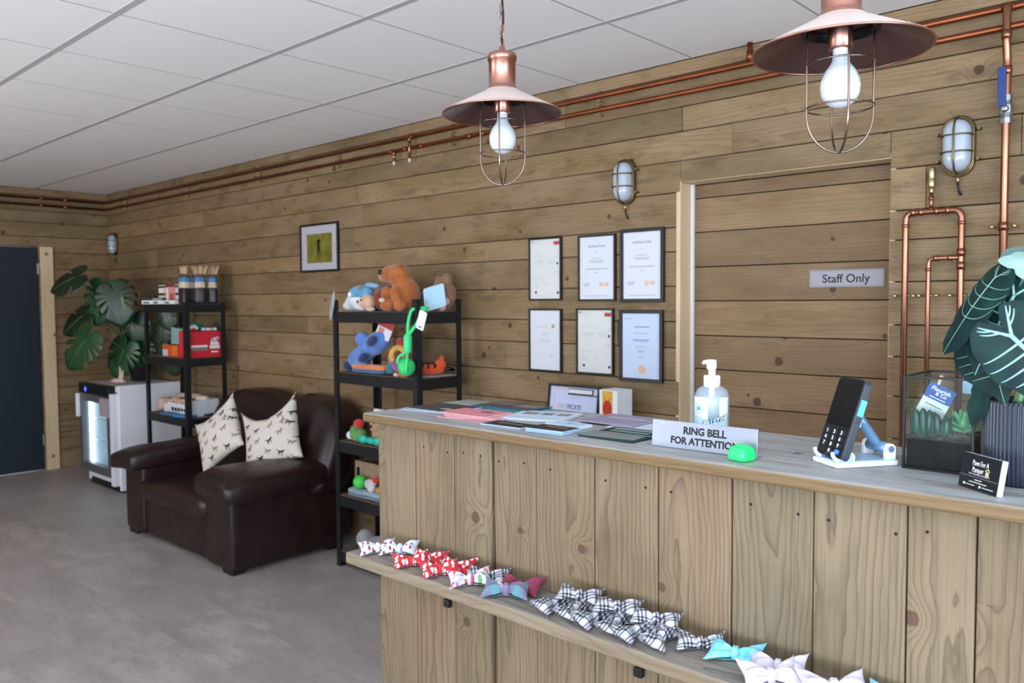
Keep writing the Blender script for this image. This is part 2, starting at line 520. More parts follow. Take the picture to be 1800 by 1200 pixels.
# left wall with the dark door
DYL = 2.517
b = MB()
plank_rows(b, YF, WY, [r for r in rows], lambda p0, p1, z0, z1, d: b.plank(WX - .03, WX + d, p0, p1, z0, z1, 1, 2), (1.60, DYL, 2.01))
struct(b.build('wall_left', M_WALL, bevel=.0025, seg=2), 'end wall clad in horizontal treated timber planks')
b = MB()
b.box(WX - .2, WX - .022, DYL, WY + .2, 0, CEIL + .02); b.box(WX - .2, WX - .022, YF - .1, 1.6, 0, CEIL + .02); b.box(WX - .2, WX - .022, 1.6, DYL, 2.01, CEIL + .02)
struct(b.build('wall_left_core', M_BACKING))
d1 = bpy.data.objects.new('door_1', None); C.objects.link(d1); d1.location = (WX, 2.06, 0); struct(d1, 'dark slate blue door at the left edge')
b = MB(); b.box(WX - .05, WX - .005, 1.615, DYL - .005, .008, 2.002)
b.build('door_slab', P('slate_blue_paint', '1f2a33', .42), d1, bevel=.002)
b = MB()
for z in (1.815, .275): b.box(WX - .01, WX + .004, DYL - .012, DYL + .012, z - .05, z + .05)
b.build('hinge', P('brushed_hinge', 'b8b6b2', .35, 1.0), d1, bevel=.002)
b = MB(); b.plank(WX - .0, WX + .022, DYL + .012, DYL + .115, 0, 2.012, 2, 1)
struct(b.build('trim_1', M_EDGE, bevel=.003), 'pale timber architrave beside the dark door')

# front wall (behind the camera) with the shop front, and the glazed right wall
M_PLASTER = P('warm_plaster', 'cfc6b8', .8)
M_WFRAME = P('window_frame_grey', '3b3f42', .4)
def holes_wall(name, boxes, mat):
    b = MB()
    for q in boxes: b.box(*q)
    return struct(b.build(name, mat))
holes_wall('wall_front', [(WX - .2, -5.8, YF - .2, YF, 0, CEIL), (-3.4, -1.6, YF - .2, YF, 0, CEIL), (2.8, XR + .2, YF - .2, YF, 0, CEIL),
                          (-5.8, -3.4, YF - .2, YF, 0, .35), (-5.8, -3.4, YF - .2, YF, 2.38, CEIL), (-1.6, 2.8, YF - .2, YF, 0, .3), (-1.6, 2.8, YF - .2, YF, 2.38, CEIL)], M_PLASTER)
holes_wall('wall_right', [(XR, XR + .2, YF, -2.2, 0, CEIL), (XR, XR + .2, 1.6, WY + .2, 0, CEIL), (XR, XR + .2, -2.2, 1.6, 0, .3), (XR, XR + .2, -2.2, 1.6, 2.38, CEIL)], M_PLASTER)
def win(name, rects):
    b = MB()
    for q in rects: b.box(*q)
    struct(b.build(name, M_WFRAME))
win('window_1', [(x - .03, x + .03, YF - .1, YF - .04, .3, 2.38) for x in (-1.57, -.1, 1.35, 2.77)] + [(-1.6, 2.8, YF - .1, YF - .04, z - .03, z + .03) for z in (.33, 2.35)])
win('window_2', [(XR + .04, XR + .1, y - .03, y + .03, .3, 2.38) for y in (-2.17, -.3, 1.57)] + [(XR + .04, XR + .1, -2.2, 1.6, z - .03, z + .03) for z in (.33, 2.35)])
win('window_3', [(x - .03, x + .03, YF - .1, YF - .04, .35, 2.38) for x in (-5.77, -4.6, -3.43)] + [(-5.8, -3.4, YF - .1, YF - .04, z - .03, z + .03) for z in (.38, 2.35)])

# recessed plank door, its pale lining
d2 = bpy.data.objects.new('door_2', None); C.objects.link(d2); d2.location = ((DX0 + DX1) / 2, WY + .1, 0); struct(d2, 'recessed plank door in the timber wall')
b = MB()
dz = [DZ - .002, 1.944, 1.796, 1.644, 1.495, 1.343, 1.195, 1.04, .89, .74, .59, .44, .29, .14, .01]
for k in range(len(dz) - 1): b.plank(DX0 + .012, DX1 - .004, WY + .102, WY + .13, dz[k + 1] + .002, dz[k] - .002, 0, 2)
b.build('door_planks', M_DOORW, d2, bevel=.002)
b = MB(); b.box(DX0 + .012, DX1 - .004, WY + .124, WY + .155, .005, DZ - .002)
b.build('door_back', M_BACKING, d2)
b = MB()
b.plank(DX0 - .02, DX0 + .0005, WY - .004, WY + .1, 0, DZ + .012, 2, 1)
b.plank(DX0 - .02, DX1 + .02, WY - .002, WY + .1, DZ - .0005, DZ + .018, 0, 1)
b.plank(DX1 - .0005, DX1 + .018, WY + .001, WY + .1, 0, DZ, 2, 1)
struct(b.build('trim_2', M_EDGE, bevel=.0015), 'pale pine lining of the recessed door')
b = MB(); b.box(DX0 + .0005, DX0 + .012, WY + .085, WY + .1, 0, DZ)
struct(b.build('trim_3', P('white_strip', 'e6e2e2', .5)), 'white strip at the edge of the recessed door')

# ------------------------------------------------------------------ reception counter
YT, YB, YC = 1.345, 1.390, 1.745        # front edge of top, face of boards, back edge of top
XL, XE = -1.803, 0.9
counter = thing('reception_counter', 'long waist high reception counter clad in upright pale timber boards', 'counter', ((XL + XE) / 2, 1.55, 0))
for y0, y1, q in ((YT, 1.5775, (.62, .42, .35)), (1.5795, YC, (.5, .71, .2))):
    b = MB(); b.plank(XL, XE, y0, y1, 1.175, 1.2, 0, 1, q)
    b.build('worktop_board', M_TOP, counter, bevel=.006, seg=3)
bx = [q * 1.0146 for q in [-1.767, -1.613, -1.466, -1.340, -1.198, -1.035, -.878, -.720, -.566, -.414, -.315, -.16, 0.0, .155, .3, .45, .6, .75, .88]]
tints = [(.55, .1, .4), (.6, .45, .75), (.5, .65, .3), (.45, .35, .62), (.62, .7, .55), (.5, .15, .8), (.72, .3, .9), (.35, .52, .1), (.7, .2, .25), (.55, .66, .4), (.6, .1, .7)]
def wavy(z, k, amp): return amp * (noise.noise(Vector((k * 3.1, z * 2.3, 1.7))) + .5 * noise.noise(Vector((k * 5.7, z * 6.1, 4.2))))
M_NAIL = P('nail_head', '2b2723', .5, .7)
nails = {1: (-.04, .05), 2: (-.03, .03), 3: (-.05, .03), 4: (-.04,), 5: (-.05, .05), 6: (-.05,), 7: (-.04, .05), 8: (-.05, .06), 9: (-.02,), 10: (.02,)}
for i in range(len(bx) - 1):
    b = MB()
    x0, x1 = bx[i] + .0012, bx[i + 1] - .0012
    la, ra = (0, 0)
    if i == 2: ra = .007
    if i == 3: la = .006; x0 += .006
    if i == 3: ra = .004
    zs = [1.1745 - 1.1745 * k / 24 for k in range(25)]
    out = [(x0 + wavy(z, i, la), z) for z in zs] + [(x1 + wavy(z, i + 9, ra), z) for z in reversed(zs)]
    if not la and not ra: out = [(x0, 1.1745), (x0, 0), (x1, 0), (x1, 1.1745)]
    n0 = len(b.f)
    b.prism(out, 0, .022, frame((0, YB + .022 + (.003 if i in (3, 7) else 0), 0), (1, 0, 0), (0, 0, 1), (0, -1, 0)))
    q = tints[i] if i < len(tints) else (R.random(), R.random(), R.random())
    b._wood(0, len(b.f) - n0, 2, 0, q, ((x0 + x1) / 2, YB, .6))
    bo = b.build('front_board', M_BOARD, counter, bevel=.0025, seg=2)
    for nx in nails.get(i, ()):
        b = MB(); b.lathe([(.0028, 0), (.0028, .001), (.0015, .0014)], 10, T((x0 + x1) / 2 + nx, YB + .0005 + (.003 if i in (3, 7) else 0), 1.135 - abs(nx) * .3) @ RX(PI / 2), cap1=True)
        b.build('nail', M_NAIL, bo)
b = MB(); b.plank(XL + .04, XL + .06, YB + .026, 1.70, 0, 1.174, 2, 1); b.build('end_panel', M_BOARD, counter, bevel=.002)
b = MB(); b.box(XL + .07, XE - .05, YB + .027, YB + .035, .02, 1.17); b.build('carcass', M_BACKING, counter)
ZS = .846
b = MB(); b.plank(-1.762, XE - .02, 1.2525, YB - .0005, ZS - .030, ZS, 0, 1, (.5, .3, .45))
b.build('display_shelf', M_SHELF, counter, bevel=.006, seg=3)
for cx in (-1.509, -.931):
    b = MB(); b.box(cx - .010, cx + .010, YB - .014, YB + .001, .727, .747)
    one(b, 'plastic_clip', P('black_plastic', '141414', .4), 'small black plastic clip under the %s stretch of the bow shelf' % ('left' if cx < -1.2 else 'middle'), 'clip', 'clips under the bow shelf', bevel=.002)

# ------------------------------------------------------------------ copper pipework
M_COPPER = P('copper_pipe', 'b07a62', .3, 1.0, var=6)
M_COPPERD = P('aged_copper', '9c5a3c', .42, 1.0, var=5)
M_BRASS = P('brass', 'b3a27a', .32, .9)
M_INK = P('black_ink', '16181a', .6)
def bend(pts, r=.03, n=5):
    """round the corners of a polyline"""
    pts = [Vector(p) for p in pts]; out = [pts[0]]
    for i in range(1, len(pts) - 1):
        a, b, c = pts[i - 1], pts[i], pts[i + 1]
        d1 = (a - b).normalized() * r; d2 = (c - b).normalized() * r
        for k in range(n + 1):
            t = k / n
            out.append((b + d1) * (1 - t) ** 2 + b * 2 * t * (1 - t) + (b + d2) * t ** 2)
    return out + [pts[-1]]
def collar(b, p, d, r, ln=.02):
    p = Vector(p); d = Vector(d).normalized()
    b.tube([p - d * ln, p + d * ln], r, 12)
def clip(parent, p, side, pr, out=.020, ball=.0075):
    """two brass screws and a band holding a pipe to the wall; side = direction across the pipe"""
    b = MB(); p = Vector(p); s = Vector(side)
    for k in (-1, 1):
        q = p + s * (k * (pr + out))
        b.tube([q + Vector((0, -.006, 0)), (q.x, WY - .0056, q.z)], .0035, 8)
        b.sup(q + Vector((0, -.010, 0)), (ball, .006, ball), nu=12, nv=8)
    b.tube([p - s * (pr + .014), p + s * (pr + .014)], .0025, 6)
    b.build('clip', M_BRASS, parent)
YP = WY - .034
def run(name, label, z, x0, x1, r, clips, joints):
    t = thing(name, label, 'pipe', ((x0 + x1) / 2, YP, z))
    b = MB(); b.tube([(x0, YP, z), (x1, YP, z)], r, 14)
    for j in joints: collar(b, (j, YP, z), (1, 0, 0), r + .0025)
    b.build('pipe', M_COPPERD, t)
    for cx in clips: clip(t, (cx, YP, z), (0, 0, 1), r, .0115, .005)
    return t
cl = [-7.6, -6.4, -5.3, -4.35, -3.3, -2.3, -.95]
t_up = run('copper_pipe_run', 'upper of two copper pipes running under the ceiling along the long timber wall', 2.440, WX + .02, XR - .05, .011, cl, [-6.95, -3.635, -.65])
t_lo = run('copper_pipe_run', 'lower of two copper pipes running under the ceiling along the long timber wall', 2.378, WX + .02, XR - .05, .011, cl, [-3.82, -3.69, -3.55, -3.16, -3.06])
# drop stubs with pale ends
for x, z1, lab in ((-3.775, 2.378, 'short copper stub with pale end hanging from the lower pipe'), (-3.635, 2.440, 'copper stub with pale end hanging from the upper pipe')):
    t = thing('copper_stub', lab, 'pipe stub', (x, YP - .012, 2.303), group='copper stubs')
    b = MB(); b.tube([(x, YP - .012, 2.318), (x, YP - .012, z1)], .0085, 12); collar(b, (x, YP - .012, z1 - .016), (0, 0, 1), .011, .012)
    b.build('pipe', M_COPPER, t)
    b = MB(); b.tube([(x, YP - .012, 2.296), (x, YP - .012, 2.318)], .0075, 12); b.build('pipe_end', P('pale_pipe_end', 'd9cbb8', .5), t)
# short riser near the ceiling
b = MB(); b.tube([(-1.553, YP, 2.44), (-1.553, YP, 2.522)], .011, 12); collar(b, (-1.553, YP, 2.47), (0, 0, 1), .0135)
one(b, 'copper_riser', M_COPPERD, 'short copper riser from the upper pipe up to the ceiling', 'pipe')
# pair on the left wall
for z, w in ((2.44, 'upper'), (2.378, 'lower')):
    t = thing('copper_pipe_run', w + ' copper pipe above the dark door on the end wall', 'pipe', (WX + .034, 1.2, z))
    b = MB(); b.tube([(WX + .034, YF + .05, z), (WX + .034, WY - .05, z)], .011, 12)
    for y in (2.75, 2.55, 1.9): collar(b, (WX + .034, y, z), (0, 1, 0), .0135)
    b.build('pipe', M_COPPERD, t)
# vertical pipe with ball valve
t = thing('valve_pipe', 'vertical copper pipe with blue lever valve at the right', 'pipe', (-.648, YP, 0))
VY = WY - .05
b = MB(); b.tube(bend([(-.648, YP - .006, 2.437), (-.648, WY - .068, 2.425), (-.648, WY - .068, 2.33), (-.648, VY, 2.27), (-.648, VY, .02)], .018), .0125, 14)
for z in (2.345, 2.235, 1.733): collar(b, (-.648, VY if z < 2.33 else WY - .068, z), (0, 0, 1), .0155, .014)
b.build('pipe', M_COPPER, t)
b = MB(); M = T(-.648, VY, 2.11)
b.lathe([(.012, -.045), (.019, -.045), (.019, -.028), (.015, -.026), (.021, -.012), (.021, .012), (.015, .026), (.019, .028), (.019, .045), (.012, .045)], 8, M, False)
b.lathe([(.012, 0), (.012, .03), (.006, .032)], 10, M @ RX(PI / 2), cap1=True)
b.build('valve_body', P('chrome_valve', 'a9aaac', .3, 1.0), t)
b = MB(); b.prism(rrect(-.012, .012, .0, .125, .006), 0, .006, frame((-.652, VY - .034, 2.115), (1, 0, 0), (-.02, -.03, 1), (0, -1, 0)))
b.build('lever', P('blue_lever', '1f3c7a', .45), t, bevel=.002)
clip(t, (-.648, VY, 1.733), (1, 0, 0), .0125)
# looped pipework by the door
t = thing('pipe_loop', 'looped copper pipework with brass fitting beside the recessed door', 'pipe', (-.866, YP, 0))
b = MB(); b.tube(bend([(-.955, YP, .02), (-.955, YP, 1.80), (-.776, YP, 1.80), (-.776, YP, .02)], .03), .011, 14)
for x in (-.93, -.905, -.855, -.82): collar(b, (x, YP, 1.80), (1, 0, 0), .0135, .006)
for x in (-.955, -.776): collar(b, (x, YP, 1.755), (0, 0, 1), .0135, .006)
for z in (1.655, 1.61): collar(b, (-.776, YP, z), (0, 0, 1), .014, .014)
b.build('pipe', M_COPPER, t)
b = MB(); b.tube(bend([(-.878, YP, .02), (-.878, YP, 1.638), (-.776, YP, 1.638)], .022), .008, 12)
for q, d in (((-.878, YP, 1.60), (0, 0, 1)), ((-.855, YP, 1.638), (1, 0, 0)), ((-.81, YP, 1.638), (1, 0, 0))): collar(b, q, d, .0105, .006)
b.build('branch_pipe', M_COPPER, t)
b = MB(); b.tube([(-.873, YP, 1.80), (-.873, YP, 1.866)], .006, 12); collar(b, (-.873, YP, 1.845), (0, 0, 1), .0085, .004); b.build('riser', M_COPPER, t)
b = MB(); b.lathe([(.004, 0), (.009, .006), (.006, .016), (.010, .02), (.0125, .024), (.0125, .05), (.0105, .053), (.0125, .056), (.0125, .085), (.010, .09)], 14, T(-.873, YP, 1.862), cap1=True)
b.build('fitting', M_BRASS, t)
for x, r in ((-.955, .011), (-.878, .008), (-.776, .011)): clip(t, (x, YP, 1.509), (1, 0, 0), r)

# ------------------------------------------------------------------ bulkhead lamps
M_OPAL = P('opal_lamp_glass', 'aab4c0', .18, trans=.0, coat=.4)
M_CAGE = P('aged_brass_cage', '7d6a4a', .38, 1.0)
def stad(w, h, n=10):
    o = []
    for k in range(n + 1):
        a = PI * k / n; o.append((w * math.cos(a), h + w * math.sin(a)))
    for k in range(n + 1):
        a = PI + PI * k / n; o.append((w * math.cos(a), -h + w * math.sin(a)))
    return o
def bulkhead(label, M):
    """M: lamp plane, x right, y up, z out of the wall"""
    p = M.translation
    t = thing('bulkhead_lamp', label, 'wall lamp', p, group='caged bulkhead wall lamps')
    b = MB(); b.prism(stad(.052, .052), 0, .022, M); b.build('base', M_CAGE, t, bevel=.004)
    def gl(w, q):
        return M @ w
    b = MB(); out = stad(.043, .046, 9)
    def f(u, v):
        k = u * len(out); i = int(k) % len(out); j = (i + 1) % len(out); s_ = k - int(k)
        x = out[i][0] * (1 - s_) + out[j][0] * s_; y = out[i][1] * (1 - s_) + out[j][1] * s_
        a = v * PI / 2; sc = math.cos(a) ** .55
        cy = max(-.046, min(.046, y))
        return M @ Vector((x * sc, cy * (.35 + .65 * sc) + (y - cy) * sc, .022 + .05 * math.sin(a) ** .8))
    b.grid(f, len(out), 9); b.build('glass', M_OPAL, t, weld=.0004)
    b = MB()
    ring = [M @ Vector((x * 1.1, y * 1.06, .026)) for x, y in stad(.043, .046, 10)]
    b.tube(ring, .004, 8, closed=True)
    for y in (.032, -.024):
        b.tube([M @ Vector((-.048, y, .026)), M @ Vector((-.045, y, .055)), M @ Vector((-.025, y, .075)), M @ Vector((.025, y, .075)), M @ Vector((.045, y, .055)), M @ Vector((.048, y, .026))], .003, 8)
    b.tube([M @ Vector((0, y, z)) for y, z in ((.098, .026), (.085, .062), (.05, .077), (-.05, .077), (-.085, .062), (-.098, .026))], .0032, 8)
    b.build('cage', M_CAGE, t)
    for x, y in ((-.064, .045), (.064, .05), (.062, -.05), (-.062, -.045)):
        b = MB(); b.tube([M @ Vector((x * .8, y, .01)), M @ Vector((x, y, .012))], .004, 8); b.tube([M @ Vector((x, y, 0)), M @ Vector((x, y, .03))], .005, 8)
        b.build('lug', M_CAGE, t)
    b = MB(); b.tube([M @ Vector((0, -.10, .015)), M @ Vector((0, -.125, .015))], .006, 10)
    b.build('gland', M_BRASS, t)
    b = MB(); b.tube(bend([M @ Vector((0, -.122, .015)), M @ Vector((.002, -.145, .014)), M @ Vector((.008, -.165, .004))], .01), .004, 8)
    b.build('cable', P('black_cable', '121212', .5), t)
    return t
def wallM(x, z, y=WY - .003): return frame((x, y, z), (1, 0, 0), (0, 0, 1), (0, -1, 0))
bulkhead('caged oval wall lamp beside the framed certificates and recessed door', wallM(-2.165, 2.035))
bulkhead('caged oval wall lamp between the copper pipe loop and the valve pipe', wallM(-.795, 2.016))
bulkhead('small distant caged wall lamp in the far corner above the monstera', wallM(-7.90, 2.05))

# ------------------------------------------------------------------ picture and certificates
M_FRAME = P('black_frame', '0d0d10', .4)
M_PAPER = P('white_paper', 'd3d6dd', .55)
M_PAPER2 = P('cream_paper', 'd2d3d0', .6)
M_PAPER3 = P('blue_white_paper', 'c2d0e8', .5)
M_GTXT = P('grey_print', '8f9399', .7)
M_LTXT = P('pale_print', 'b9bdc3', .7)
M_REDP = P('red_print', 'b8433f', .7)
M_GOLDS = P('gold_seal', 'b49b6a', .5, .3)
M_ORP = P('peach_print', 'dbb79c', .7)
M_BLUEP = P('blue_print', '6f8fc2', .7)
M_GLASSF = P('picture_glass', 'ffffff', .05, alpha=.10)
def picture(name, label, cat, M, w, h, fw, paper, group=None, depth=.016):
    t = thing(name, label, cat, M @ Vector((0, -h / 2, 0)), group=group)
    b = MB()
    for q in ((-w / 2, w / 2, h / 2 - fw, h / 2), (-w / 2, w / 2, -h / 2, -h / 2 + fw), (-w / 2, -w / 2 + fw, -h / 2 + fw, h / 2 - fw), (w / 2 - fw, w / 2, -h / 2 + fw, h / 2 - fw)):
        b.box(q[0], q[1], q[2], q[3], 0, depth, M)
    b.build('frame', M_FRAME, t, bevel=.0012, seg=1)
    b = MB(); b.box(-w / 2 + fw, w / 2 - fw, -h / 2 + fw, h / 2 - fw, .002, .008, M)
    pp = b.build('sheet', paper, t)
    return t, pp
def rowtxt(cx, y, w, n=1, lh=.006, th=.0022):
    return [(cx - w / 2 * (1 - .15 * k), cx + w / 2 * (1 - .15 * k), y - k * lh, y - k * lh + th) for k in range(n)]
def up(M, z=.0082): return M @ T(0, 0, z)
G = 'framed certificates on the timber wall'
def cert(col, row, x0, x1, z0, z1, fw, paper, label, kind):
    M = wallM((x0 + x1) / 2, (z0 + z1) / 2, WY - .004)
    t, s_ = picture('certificate_frame', label, 'framed certificate', M, x1 - x0, z1 - z0, fw, paper, G)
    W, H = x1 - x0 - 2 * fw, z1 - z0 - 2 * fw
    U = up(M); L = -W / 2
    if kind == 'love':
        text('animal love', .022, M_GTXT, s_, U @ T(0, H * .33, 0), bold=.0002)
        bars(rowtxt(0, H * .25, .012) + rowtxt(0, H * .15, W * .3, 1) + rowtxt(0, H * .11, W * .42, 2) + rowtxt(0, -H * .02, W * .66, 1, th=.003) + rowtxt(0, -H * .08, W * .1) + rowtxt(-W * .3, -H * .25, W * .2, 3) + rowtxt(0, -H * .45, W * .7), M_GTXT, s_, U)
        bars([(W * .08, W * .18, -H * .30, -H * .23), (W * .22, W * .34, -H * .295, -H * .235)], M_ORP, s_, U, 'stamp')
    elif kind == 'list':
        bars(rowtxt(-W * .28, H * .45, W * .3, 2) + rowtxt(-W * .28, H * .27, W * .2) + rowtxt(-W * .22, H * .22, W * .36) + rowtxt(-W * .2, H * .14, W * .45, 4) + rowtxt(.2 * W, H * .14, W * .3, 4) + rowtxt(W * .36, H * .2, W * .2) + rowtxt(W * .36, -H * .05, W * .18, 2) + rowtxt(-W * .2, -H * .16, W * .5) + rowtxt(-W * .3, -H * .26, W * .16, 3) + rowtxt(.05 * W, -H * .26, W * .16, 2) + rowtxt(-W * .1, -H * .45, W * .5), M_LTXT, s_, U)
        bars([(W * .28, W * .47, H * .40, H * .46)], M_REDP, s_, U, 'stamp')
        bars([(L + .01, L + .018, H * .455, H * .475), (L + .03, L + .042, -H * .41, -H * .37), (W * .39, W * .45, -H * .42, -H * .38), (W * .38, W * .43, H * .07, H * .11)], M_INK, s_, U, 'emblem')
    elif kind == 'seal':
        bars(rowtxt(-W * .12, H * .23, W * .42, 2) + rowtxt(0, H * .12, W * .3, 3) + rowtxt(0, 0, W * .4, 3) + rowtxt(-.1 * W, -H * .24, W * .25) + rowtxt(W * .2, -H * .25, W * .16, 3), M_LTXT, s_, U)
        b = MB(); b.prism(disc(.0105, 20, W * .26, H * .235), 0, .0006, U); b.prism(disc(.006, 16, W * .26, H * .235), .0006, .0009, U); b.build('seal', M_GOLDS, s_)
    else:
        bars(rowtxt(W * .03, H * .285, W * .4, 1, th=.005) + rowtxt(-W * .33, H * .42, W * .25) + rowtxt(0, H * .19, W * .4) + rowtxt(0, -H * .02, W * .3), M_GTXT, s_, U)
        bars(rowtxt(0, H * .09, W * .46, 2, th=.003) + rowtxt(0, -H * .08, W * .18, 2) + rowtxt(0, -H * .18, W * .14), M_BLUEP, s_, U, 'print')
        b = MB(); b.prism(disc(.020, 24, W * .03, -H * .36), 0, .0006, U); b.build('seal', M_ORP, s_)
cert(0, 0, -2.755, -2.545, 1.502, 1.812, .008, M_PAPER2, 'top row certificate frame furthest from the recessed door, with a small red mark', 'list')
cert(1, 0, -2.440, -2.222, 1.497, 1.808, .009, M_PAPER, 'slim black frame in the middle of the top certificate row', 'love')
cert(2, 0, -2.195, -1.962, 1.490, 1.822, .016, M_PAPER, 'thick black certificate frame hung highest, top row next to the door', 'love')
cert(0, 1, -2.757, -2.545, 1.148, 1.460, .008, M_PAPER, 'bottom row certificate frame with a small gold seal near its top', 'seal')
cert(1, 1, -2.452, -2.234, 1.150, 1.462, .008, M_PAPER2, 'middle frame of the bottom certificate row, red mark in its corner', 'list')
cert(2, 1, -2.200, -1.967, 1.130, 1.456, .016, M_PAPER3, 'thick black frame with a bluish certificate and large round seal', 'blue')

# picture of a dog in a yellow field
M = wallM(-4.60, 1.858, WY - .004)
t, s_ = picture('picture_frame', 'black framed photograph of a dark dog in a yellow field', 'picture', M, .435, .318, .014, P('grey_white_mount', 'b0acb4', .6))
def field_mat():
    k = NT('yellow_field_print'); o = k.sep(k.obj())
    z = k.noise(k.obj(), 14, 3)
    c = k.mix(k.step(z, .35, .7), lin('5f5b14'), lin('7d7a26'))
    c = k.mix(k.step(o[2], .235, .275), c, lin('6e7560'))
    return k.set(Base_Color=c, Roughness=.5)
b = MB(); b.box(-.14, .145, -.098, .092, .008, .0095, M); pr = b.build('photo', field_mat(), s_)
b = MB()
for x, y, rx, ry in ((-.004, .025, .016, .024), (-.006, -.005, .018, .02), (.0, .045, .02, .012), (-.012, -.035, .006, .022), (.01, -.03, .006, .02)):
    b.prism(disc(1, 14, x, y, rx, ry), .0095, .0101, M)
b.build('dog_print', P('dark_dog_print', '2e2420', .6), s_)

# Staff Only sign on the door
SX = -1.212; SM = frame((SX, WY + .099, 1.580), (1, 0, 0), (0, 0, 1), (0, -1, 0))
t = thing('staff_only_sign', 'grey Staff Only sign fixed on the recessed plank door', 'sign', (SX, WY + .1, 1.547))
b = MB(); b.prism(rrect(-.144, .144, -.034, .034, .002), -.002, .002, SM); b.build('plate', P('grey_sign_plate', '8e8a92', .45), t)
b = MB(); b.prism(rrect(-.137, .137, -.027, .027, .002), .002, .003, SM); b.build('inset', P('grey_sign_inset', '9a969e', .4), t)
text('Staff Only', .046, M_INK, t, SM @ T(0, -.016, .003), bold=.0006)

# ------------------------------------------------------------------ pendant lamps
M_LCOP = P('satin_copper', 'b98676', .3, 1.0)
M_SHADE = P('rose_copper_shade', 'd9c8c2', .45, .3)
M_SHIN = P('shade_lining', '6b4f4b', .28, .7)
M_WIRE = P('cage_wire', '8c7a70', .25, 1.0)
M_BULB = P('opal_bulb', 'd2d6dc', .12, coat=.5)
M_CORD = P('black_cord', '151417', .6)
def pendant(label, x, y, z):
    t = thing('pendant_lamp', label, 'pendant lamp', (x, y, z), group='copper pendant lamps')
    M = T(x, y, z)
    b = MB()
    b.lathe([(.150, 0), (.1515, .002), (.150, .004), (.046, .056), (.042, .060)], 64, M)
    b.build('shade', M_SHADE, t)
    b = MB(); b.lathe([(.150, 0), (.148, .0015), (.060, .047), (.058, .049), (.0, .049)], 64, M); b.build('shade_lining', M_SHIN, t)
    b = MB(); b.tube([M @ Vector((.1505 * math.cos(a), .1505 * math.sin(a), .001)) for a in [2 * PI * k / 64 for k in range(64)]], .0022, 8, closed=True); b.build('rim', M_LCOP, t)
    b = MB(); b.lathe([(.0365, .054), (.0368, .066), (.0345, .069), (.0338, .072), (.0338, .132), (.0365, .134), (.037, .146), (.0345, .151), (.008, .155)], 40, M, cap1=True); b.build('neck', M_LCOP, t)
    b = MB(); b.lathe([(.064, .044), (.066, .040), (.064, .034), (.058, .033), (.054, .036), (.05, .045)], 40, M); b.build('gallery_ring', P('dark_gallery', '26262a', .3, .8), t)
    b = MB(); b.lathe([(.0215, .045), (.0215, .006), (.0195, .004), (.012, .004)], 28, M); b.build('socket', M_LCOP, t)
    b = MB()
    prof = [(.0125, .006), (.0135, -.010), (.0150, -.018), (.020, -.026), (.0275, -.036), (.0330, -.050), (.0345, -.062), (.0325, -.076), (.026, -.088), (.016, -.0955), (.006, -.0985), (0.0001, -.099)]
    b.lathe(prof, 32, M); b.build('bulb', M_BULB, t)
    b = MB()
    for q in range(2):
        a0 = rad(35) + q * PI / 2
        pts = []
        for k in range(9): pts.append((.057, .036 - .145 * k / 8))
        for k in range(1, 13):
            a = PI / 2 * k / 12; pts.append((.057 * math.cos(a), -.109 - .068 * math.sin(a)))
        full = [(-r, zz) for r, zz in pts] + [(r, zz) for r, zz in reversed(pts[:-1])]
        b.tube([M @ Vector((r * math.cos(a0), r * math.sin(a0), zz)) for r, zz in full], .0021, 8)
    for zz in (-.022, -.098):
        b.tube([M @ Vector((.057 * math.cos(a), .057 * math.sin(a), zz)) for a in [2 * PI * k / 40 for k in range(40)]], .0017, 8, closed=True)
    b.build('cage', M_WIRE, t)
    b = MB()
    b.lathe([(.008, .155), (.007, .17), (.004, .172)], 12, M, cap1=True)
    zc = .168; k = 0
    while z + zc < CEIL - .03:
        ln = .030; pts = []
        for j in range(16):
            a = 2 * PI * j / 16
            sx_ = .0055 * math.cos(a); sz_ = .017 * math.sin(a)
            pts.append(M @ (Vector((sx_, 0, zc + ln / 2 + sz_)) if k % 2 else Vector((0, sx_, zc + ln / 2 + sz_))))
        b.tube(pts, .0015, 6, closed=True)
        zc += .0275; k += 1
    b.build('chain', M_LCOP, t)
    b = MB(); b.tube([M @ Vector((.004 * math.sin(zz * 30), .003 * math.cos(zz * 30), zz)) for zz in [.165 + (CEIL - z - .185) * q / 24 for q in range(25)]], .0028, 8); b.build('cord', M_CORD, t)
    b = MB(); b.lathe([(.05, CEIL - z - .002), (.05, CEIL - z - .012), (.044, CEIL - z - .03), (.01, CEIL - z - .034)], 32, M, cap1=True); b.build('ceiling_rose', M_LCOP, t)
    return t
pendant('whole copper pendant lamp with caged bulb hanging over the end of the counter', -1.443, 1.528, 1.972)
pendant('nearer copper pendant lamp cut by the top of the photo, above the card reader', -.573, 1.482, 1.938)

# ------------------------------------------------------------------ sofa
def leather():
    t = NT('dark_brown_leather')
    o = t.obj()
    n1 = t.noise(o, 9, 4); n2 = t.voro(o, 190, dims='3D')[0]
    c = t.mix(t.step(n1, .3, .7), lin('180b0a'), lin('281413'))
    t.set(Base_Color=c, Roughness=t.math('MULTIPLY_ADD', n1, .16, .30))
    t.bump(t.math('ADD', t.math('MULTIPLY', n1, 1.6), t.math('MULTIPLY', n2, .25)), .3, .006)
    return t.m
M_LEA = leather()
def soft(amp, k=7.0):
    def f(w, p):
        d = noise.noise(w * k) + .5 * noise.noise(w * k * 2.3)
        return w + Vector((p.x, p.y, p.z)) * (amp * d)
    return f
sofa = thing('leather_sofa', 'dark brown leather two seat sofa with rolled arms against the timber wall', 'sofa', (-4.81, 2.6, 0))
b = MB(); b.sup((-4.81, 2.58, .155), (.50, .38, .13), .12, .12, fn=soft(.004)); b.build('base', M_LEA, sofa)
